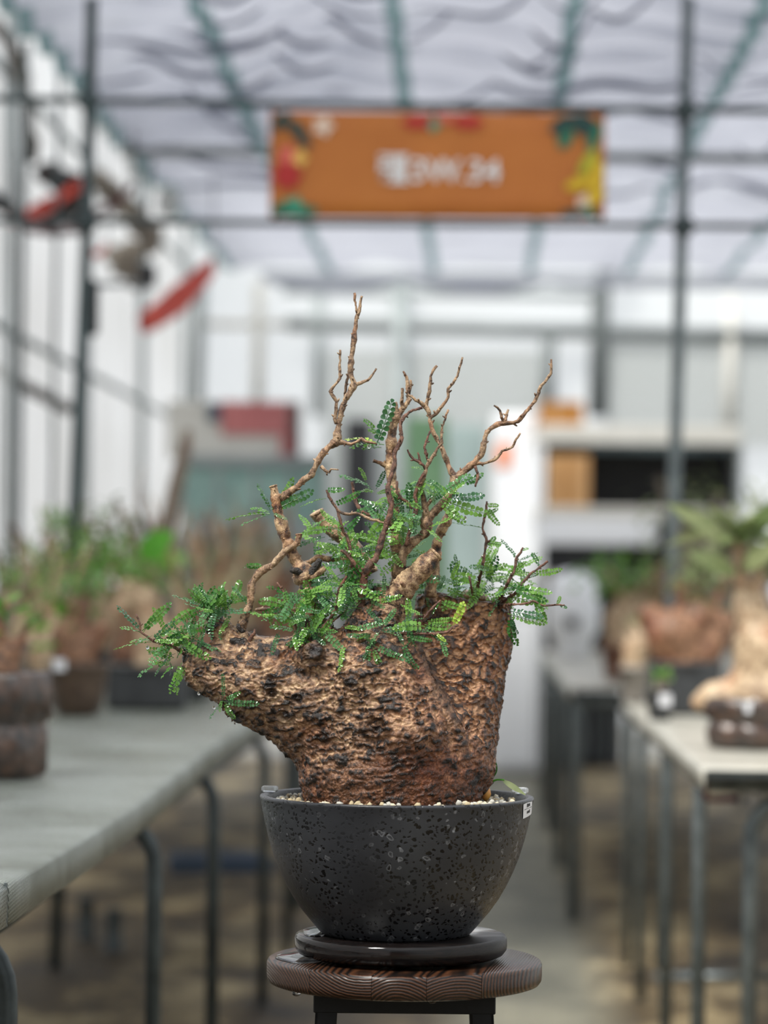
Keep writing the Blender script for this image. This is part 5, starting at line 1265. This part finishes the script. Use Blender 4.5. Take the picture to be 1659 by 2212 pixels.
# leaves that can be followed one by one in the photograph
for a in [(583, 1110, 492, 1106, 0, 5, 0, .9), (583, 1112, 520, 1128, -6, -10, 2, .6), (584, 1104, 560, 1048, 0, 0, 7, .8), (592, 1104, 634, 1036, -5, -8, 0, .8), (600, 1098, 672, 1062, -5, -6, 7, .9), (590, 1108, 618, 1112, -8, -24, 4, .2), (586, 1100, 640, 1070, -6, -4, 3, .7),
          (583, 1110, 545, 1090, 4, 14, 3, .4), (705, 1060, 742, 1056, -54, -60, 3, .6), (706, 1078, 652, 1086, -54, -60, 0, .7), (720, 1092, 776, 1064, -52, -58, 0, .8), (728, 1118, 664, 1132, -50, -52, 0, .6), (742, 1140, 712, 1120, -52, -60, 3, .2), (744, 1150, 772, 1118, -52, -60, 3, .5), (748, 1166, 735, 1200, -50, -60, 1, .4),
          (812, 962, 846, 868, 20, 20, 7, .5), (812, 955, 752, 940, 10, 0, 8, .4), (830, 960, 762, 952, 20, 10, 3, .4), (816, 940, 792, 905, 22, 20, 5, .5), (830, 945, 800, 925, 24, 24, 5, .3), (824, 966, 786, 964, 24, 20, 5, .3),
          (800, 1052, 736, 1020, 40, 50, 2, .3), (805, 1058, 760, 1022, 44, 50, 0, .5), (812, 1056, 830, 1018, 44, 50, 7, .4), (810, 1062, 770, 1052, 46, 55, 1, .2), (812, 1066, 840, 1050, 50, 60, 1, .4), (790, 1040, 780, 1008, 46, 46, 3, .5),
          (308, 1364, 262, 1310, -38, -40, 7, .6), (306, 1365, 270, 1352, -38, -50, 5, .5), (310, 1362, 366, 1302, -38, -44, 0, .5), (312, 1366, 354, 1312, -38, -30, 6, .7), (330, 1386, 252, 1388, -34, -40, 0, .8), (330, 1384, 284, 1376, -34, -20, 3, .5), (332, 1384, 376, 1344, -34, -46, 7, .5), (345, 1392, 402, 1360, -34, -40, 0, .6),
          (372, 1412, 300, 1452, -30, -40, 2, .5), (370, 1406, 322, 1412, -28, -36, 1, .4), (378, 1420, 332, 1440, -36, -50, 4, .4), (396, 1430, 372, 1492, -40, -46, 1, .5), (400, 1440, 380, 1474, -40, -44, 3, .6), (360, 1400, 342, 1368, -30, -30, 3, .4),
          (486, 1506, 488, 1455, -92, -96, 2, .6), (488, 1510, 456, 1544, -92, -96, 2, .6), (488, 1512, 560, 1514, -92, -100, 2, .7), (490, 1512, 512, 1546, -94, -100, 1, .5), (486, 1508, 478, 1530, -94, -100, 3, .4), (492, 1508, 520, 1490, -92, -96, 3, .4),
          (530, 1222, 562, 1222, -20, -20, 5, .7), (566, 1228, 530, 1218, -20, -22, 3, 1.0), (540, 1310, 506, 1268, -10, -14, 7, .5), (560, 1330, 616, 1300, -20, -30, 0, .7), (575, 1336, 545, 1318, -20, -30, 0, .2), (610, 1330, 546, 1330, -40, -60, 6, .3),
          (700, 1362, 762, 1414, -110, -130, 2, .5), (764, 1360, 830, 1336, -108, -120, 2, .3), (790, 1310, 826, 1345, -104, -120, 2, .5), (822, 1360, 790, 1400, -120, -140, 2, .4), (800, 1396, 792, 1444, -140, -146, 1, .5), (806, 1396, 830, 1436, -140, -150, 1, .3), (808, 1392, 880, 1418, -140, -150, 2, .6), (798, 1402, 778, 1430, -140, -150, 4, .2), (826, 1352, 852, 1316, -116, -120, 7, .4),
          (870, 1384, 900, 1440, -130, -140, 4, .6), (878, 1372, 928, 1378, -110, -120, 0, .6), (905, 1366, 882, 1330, -100, -110, 7, .5), (918, 1336, 870, 1336, -98, -104, 2, .5), (922, 1340, 974, 1334, -98, -104, 0, .8), (916, 1348, 970, 1350, -98, -104, 3, .8), (950, 1298, 930, 1320, -96, -100, 3, .4), (952, 1298, 996, 1310, -96, -100, 3, .9), (976, 1350, 996, 1302, -102, -106, 8, .3), (950, 1368, 962, 1412, -102, -108, 7, .5), (905, 1370, 870, 1392, -100, -108, 2, .5), (940, 1366, 960, 1380, -102, -110, 8, .3),
          (950, 1066, 1010, 1028, -20, -26, 7, .6), (948, 1072, 898, 1056, -20, -20, 1, .5), (952, 1078, 1052, 1108, -24, -30, 0, .8), (950, 1082, 1002, 1122, -24, -40, 1, .6), (965, 1078, 1040, 1070, -24, -30, 7, .5), (946, 1070, 920, 1034, -20, -20, 1, .5), (1000, 1046, 1040, 1022, -14, -16, 3, .6), (960, 1060, 988, 1062, -20, -30, 3, .3), (966, 1092, 990, 1118, -24, -30, 5, .4), (916, 1016, 892, 1008, -20, -26, 5, .5), (905, 1040, 888, 1044, -24, -30, 5, .5),
          (1052, 1090, 1076, 1090, 44, 40, 5, .5), (1052, 1096, 1080, 1130, 44, 40, 3, .5), (1050, 1110, 1076, 1096, 44, 46, 3, .5), (1046, 1140, 984, 1126, 44, 48, 7, .9), (1052, 1170, 1080, 1176, 44, 40, 5, .4), (1052, 1172, 1086, 1168, 44, 48, 1, .4), (1054, 1180, 1070, 1160, 44, 46, 5, .4),
          (1118, 1204, 1088, 1166, 46, 46, 7, .5), (1128, 1188, 1142, 1184, 46, 44, 5, .4), (1152, 1238, 1216, 1230, 58, 56, 0, .9), (1168, 1226, 1156, 1196, 60, 60, 5, .5), (1160, 1300, 1178, 1340, 34, 34, 5, .5), (1205, 1307, 1212, 1290, 34, 34, 5, .5), (1210, 1307, 1226, 1312, 34, 34, 5, .5),
          (1098, 1326, 1180, 1340, 30, 20, 0, .5), (1100, 1320, 1170, 1330, 30, 20, 7, .4), (1104, 1330, 1114, 1396, 40, 40, 1, .6), (1106, 1326, 1120, 1372, 30, 30, 4, .5), (1100, 1262, 1180, 1292, 46, 30, 0, .5), (1110, 1270, 1190, 1284, 46, 40, 6, .4)]:
    leaf_px(*a)
def cluster(cx, cy, dep, sx, sy, n0, lmin=38, lmax=72, bias=(0, .25), dsp=25, ks=(0, 1, 2, 3, 4, 6, 7)):
    for _ in range(int(n0*1.45)):
        x0 = cx+rl.gauss(0, sx*.45); y0 = cy+rl.gauss(0, sy*.45); dd = dep+rl.gauss(0, dsp)
        a = rl.uniform(0, 2*PI); L_ = rl.uniform(lmin, lmax)
        dv = Vector((math.cos(a)+bias[0], rl.uniform(-.9, .5), math.sin(a)*.75+bias[1]))
        k = rl.choice(ks); p = TL(x0, y0, dd); put_leaf(p, dv, k, L_/LV[k][1], rl.uniform(-.8, .8))
cluster(405, 1392, -24, 58, 44, 30, bias=(-.25, .1))
cluster(446, 1318, -6, 48, 30, 27, bias=(0, .3))
cluster(480, 1320, 6, 40, 30, 9)
cluster(646, 1330, -60, 58, 52, 26, bias=(-.1, .1), dsp=22)
cluster(672, 1372, -92, 46, 30, 15, 36, 62, bias=(0, -.1), dsp=12)
cluster(742, 1262, -40, 52, 44, 22, bias=(0, .2))
cluster(770, 1200, -10, 44, 40, 16)
cluster(852, 1110, -6, 46, 44, 20, bias=(.1, .2))
cluster(890, 1140, 0, 36, 40, 12)
cluster(960, 1068, -14, 34, 24, 8, 34, 60)
cluster(1046, 1252, 110, 40, 34, 22, bias=(0, .35), dsp=30)
cluster(1118, 1270, 90, 40, 42, 20, bias=(.35, 0), dsp=30)
cluster(700, 1168, 92, 30, 34, 12)
cluster(850, 1190, 30, 40, 60, 20)
cluster(700, 1290, -20, 60, 40, 14)
cluster(900, 1272, 90, 40, 24, 14)
cluster(800, 1372, -112, 60, 22, 8, 40, 66, bias=(0, -.35), dsp=14)
cluster(890, 1350, -98, 46, 20, 7, 40, 66, bias=(.1, -.2), dsp=10)
cluster(800, 1300, -50, 40, 24, 8, 36, 60)
cluster(990, 1270, 110, 46, 26, 12)
cluster(756, 1290, 40, 60, 40, 14)
cluster(730, 1150, 50, 40, 40, 5)
for mb, m in EXTRA.values():
    o = mb.build('foliage', m, tree, True); o['kind'] = 'stuff'
# hanging drops
for x_, y_, dd, r in ((430, 1498, -12, 3.6), (463, 1528, -20, 3.8), (322, 1398, -38, 4.0), (306, 1382, -38, 3.0), (1004, 1120, -26, 4.2), (972, 1086, -22, 3.4), (797, 966, -20, 4.4), (345, 1400, -38, 2.8), (1138, 1344, 20, 3.4), (510, 1560, -40, 3.0)):
    drop(tree, TL(x_, y_, dd), r*PU)

# label stuck to the pot
def pot_surf(px, py, lift=.6):
    xx_ = (px-857.5); r = np.interp(-py, [-2016, -1996, -1965, -1938, -1908, -1876, -1845, -1812, -1780, -1750, -1726], [158, 177, 203, 222, 239, 254, 266, 276, 284, 290, 294.5])+lift
    yy_ = -math.sqrt(max(1, r*r-xx_*xx_)); return Vector((OC.x+xx_*PU, D0+yy_*PU, zrow(py)))
v = []; f = []
for j in range(5):
    for i in range(6):
        v.append(pot_surf(1125+i*4.3, 1757-j*8.0-i*.9, 1.2))
for j in range(4):
    for i in range(5): a = j*6+i; f.append((a, a+1, a+7, a+6))
stk = mk('label_sticker', v, f, M['label'], tree); stk['label'] = 'small white paper label at the rim'
a0 = pot_surf(1128, 1741, 1.9); a1 = pot_surf(1146, 1737, 1.9); rt = (a1-a0).normalized(); upv = Vector((0, -.05, 1)).normalized(); upv = (upv-rt*upv.dot(rt)).normalized()
for body, yy_, hh in (('数E0R', 1729.5, 8), ('NA0R1', 1744, 7.5)):
    c = (pot_surf(1128, yy_+1, 2.2)+pot_surf(1146, yy_-3, 2.2))/2
    text_mesh(body, hh*PU, 17*PU*1.4, c - rt.cross(upv)*-.0004, 'lettering', M['ink'], stk, .0001, rt, upv, .02)
MB().tube([pot_surf(1128, 1737.5, 2.2), pot_surf(1145, 1734.5, 2.2)], .0003, 5).build('rule', M['ink'], stk)
# clear clips on the rim
clipm, nt, b = nmat('clear_acrylic'); b.inputs['Transmission Weight'].default_value = .75; b.inputs['Roughness'].default_value = .12; b.inputs['Base Color'].default_value = (.85, .88, .9, 1)
for (x_, dd, rz) in ((580, 60, 1.25), (1128, 90, -1.1)):
    r = 288*PU; sx2 = (x_-857.5)*PU; sy2 = math.sqrt(max(0, r*r-sx2*sx2)) if abs(sx2) < r else .02
    MB().box((OC.x+sx2, D0+sy2, zrow(1712)), (.012, .018, .007), rz, .0015).build('clip', clipm, tree)

# seedling sprouting at the rim
sd_ = thing('seedling', 'small orange-bulbed seedling with two green leaves at the right bowl rim', 'seedling', TL(1049, 1730, 40))
v, f = lathe([(.0005, -.004), (9*PU, 0), (12*PU, 8*PU), (10*PU, 18*PU), (6*PU, 27*PU), (3.4*PU, 33*PU), (2.5*PU, 40*PU)], TL(1050, 1726, 30), 16); mk('bulb', v, f, simple('orange_bulb', srgb(226, 150, 86), srgb(200, 150, 70), 90, .4), sd_)
gst = LEAFBR
sp = spline([(*TL(1050, 1695, 30), 3*PU), (*TL(1058, 1682, 28), 2.4*PU), (*TL(1064, 1672, 26), 2*PU)], 4*PU); v, f = tube_geo([a[:3] for a in sp], [a[3] for a in sp], 6); mk('stem', v, f, gst, sd_)
sp = spline([(*TL(1056, 1694, 28), 2.4*PU), (*TL(1074, 1686, 24), 2*PU), (*TL(1090, 1686, 20), 1.8*PU)], 4*PU); v, f = tube_geo([a[:3] for a in sp], [a[3] for a in sp], 6); mk('stem', v, f, gst, sd_)
single_leaf(sd_, TL(1062, 1684, 26), TL(1066, 1636, 28), 24*PU, LEAF, .05)
single_leaf(sd_, TL(1085, 1686, 20), TL(1136, 1716, 10), 13*PU, LEAFOL, .12)
print('leaves', NLEAF[0], 'trunk verts', n)
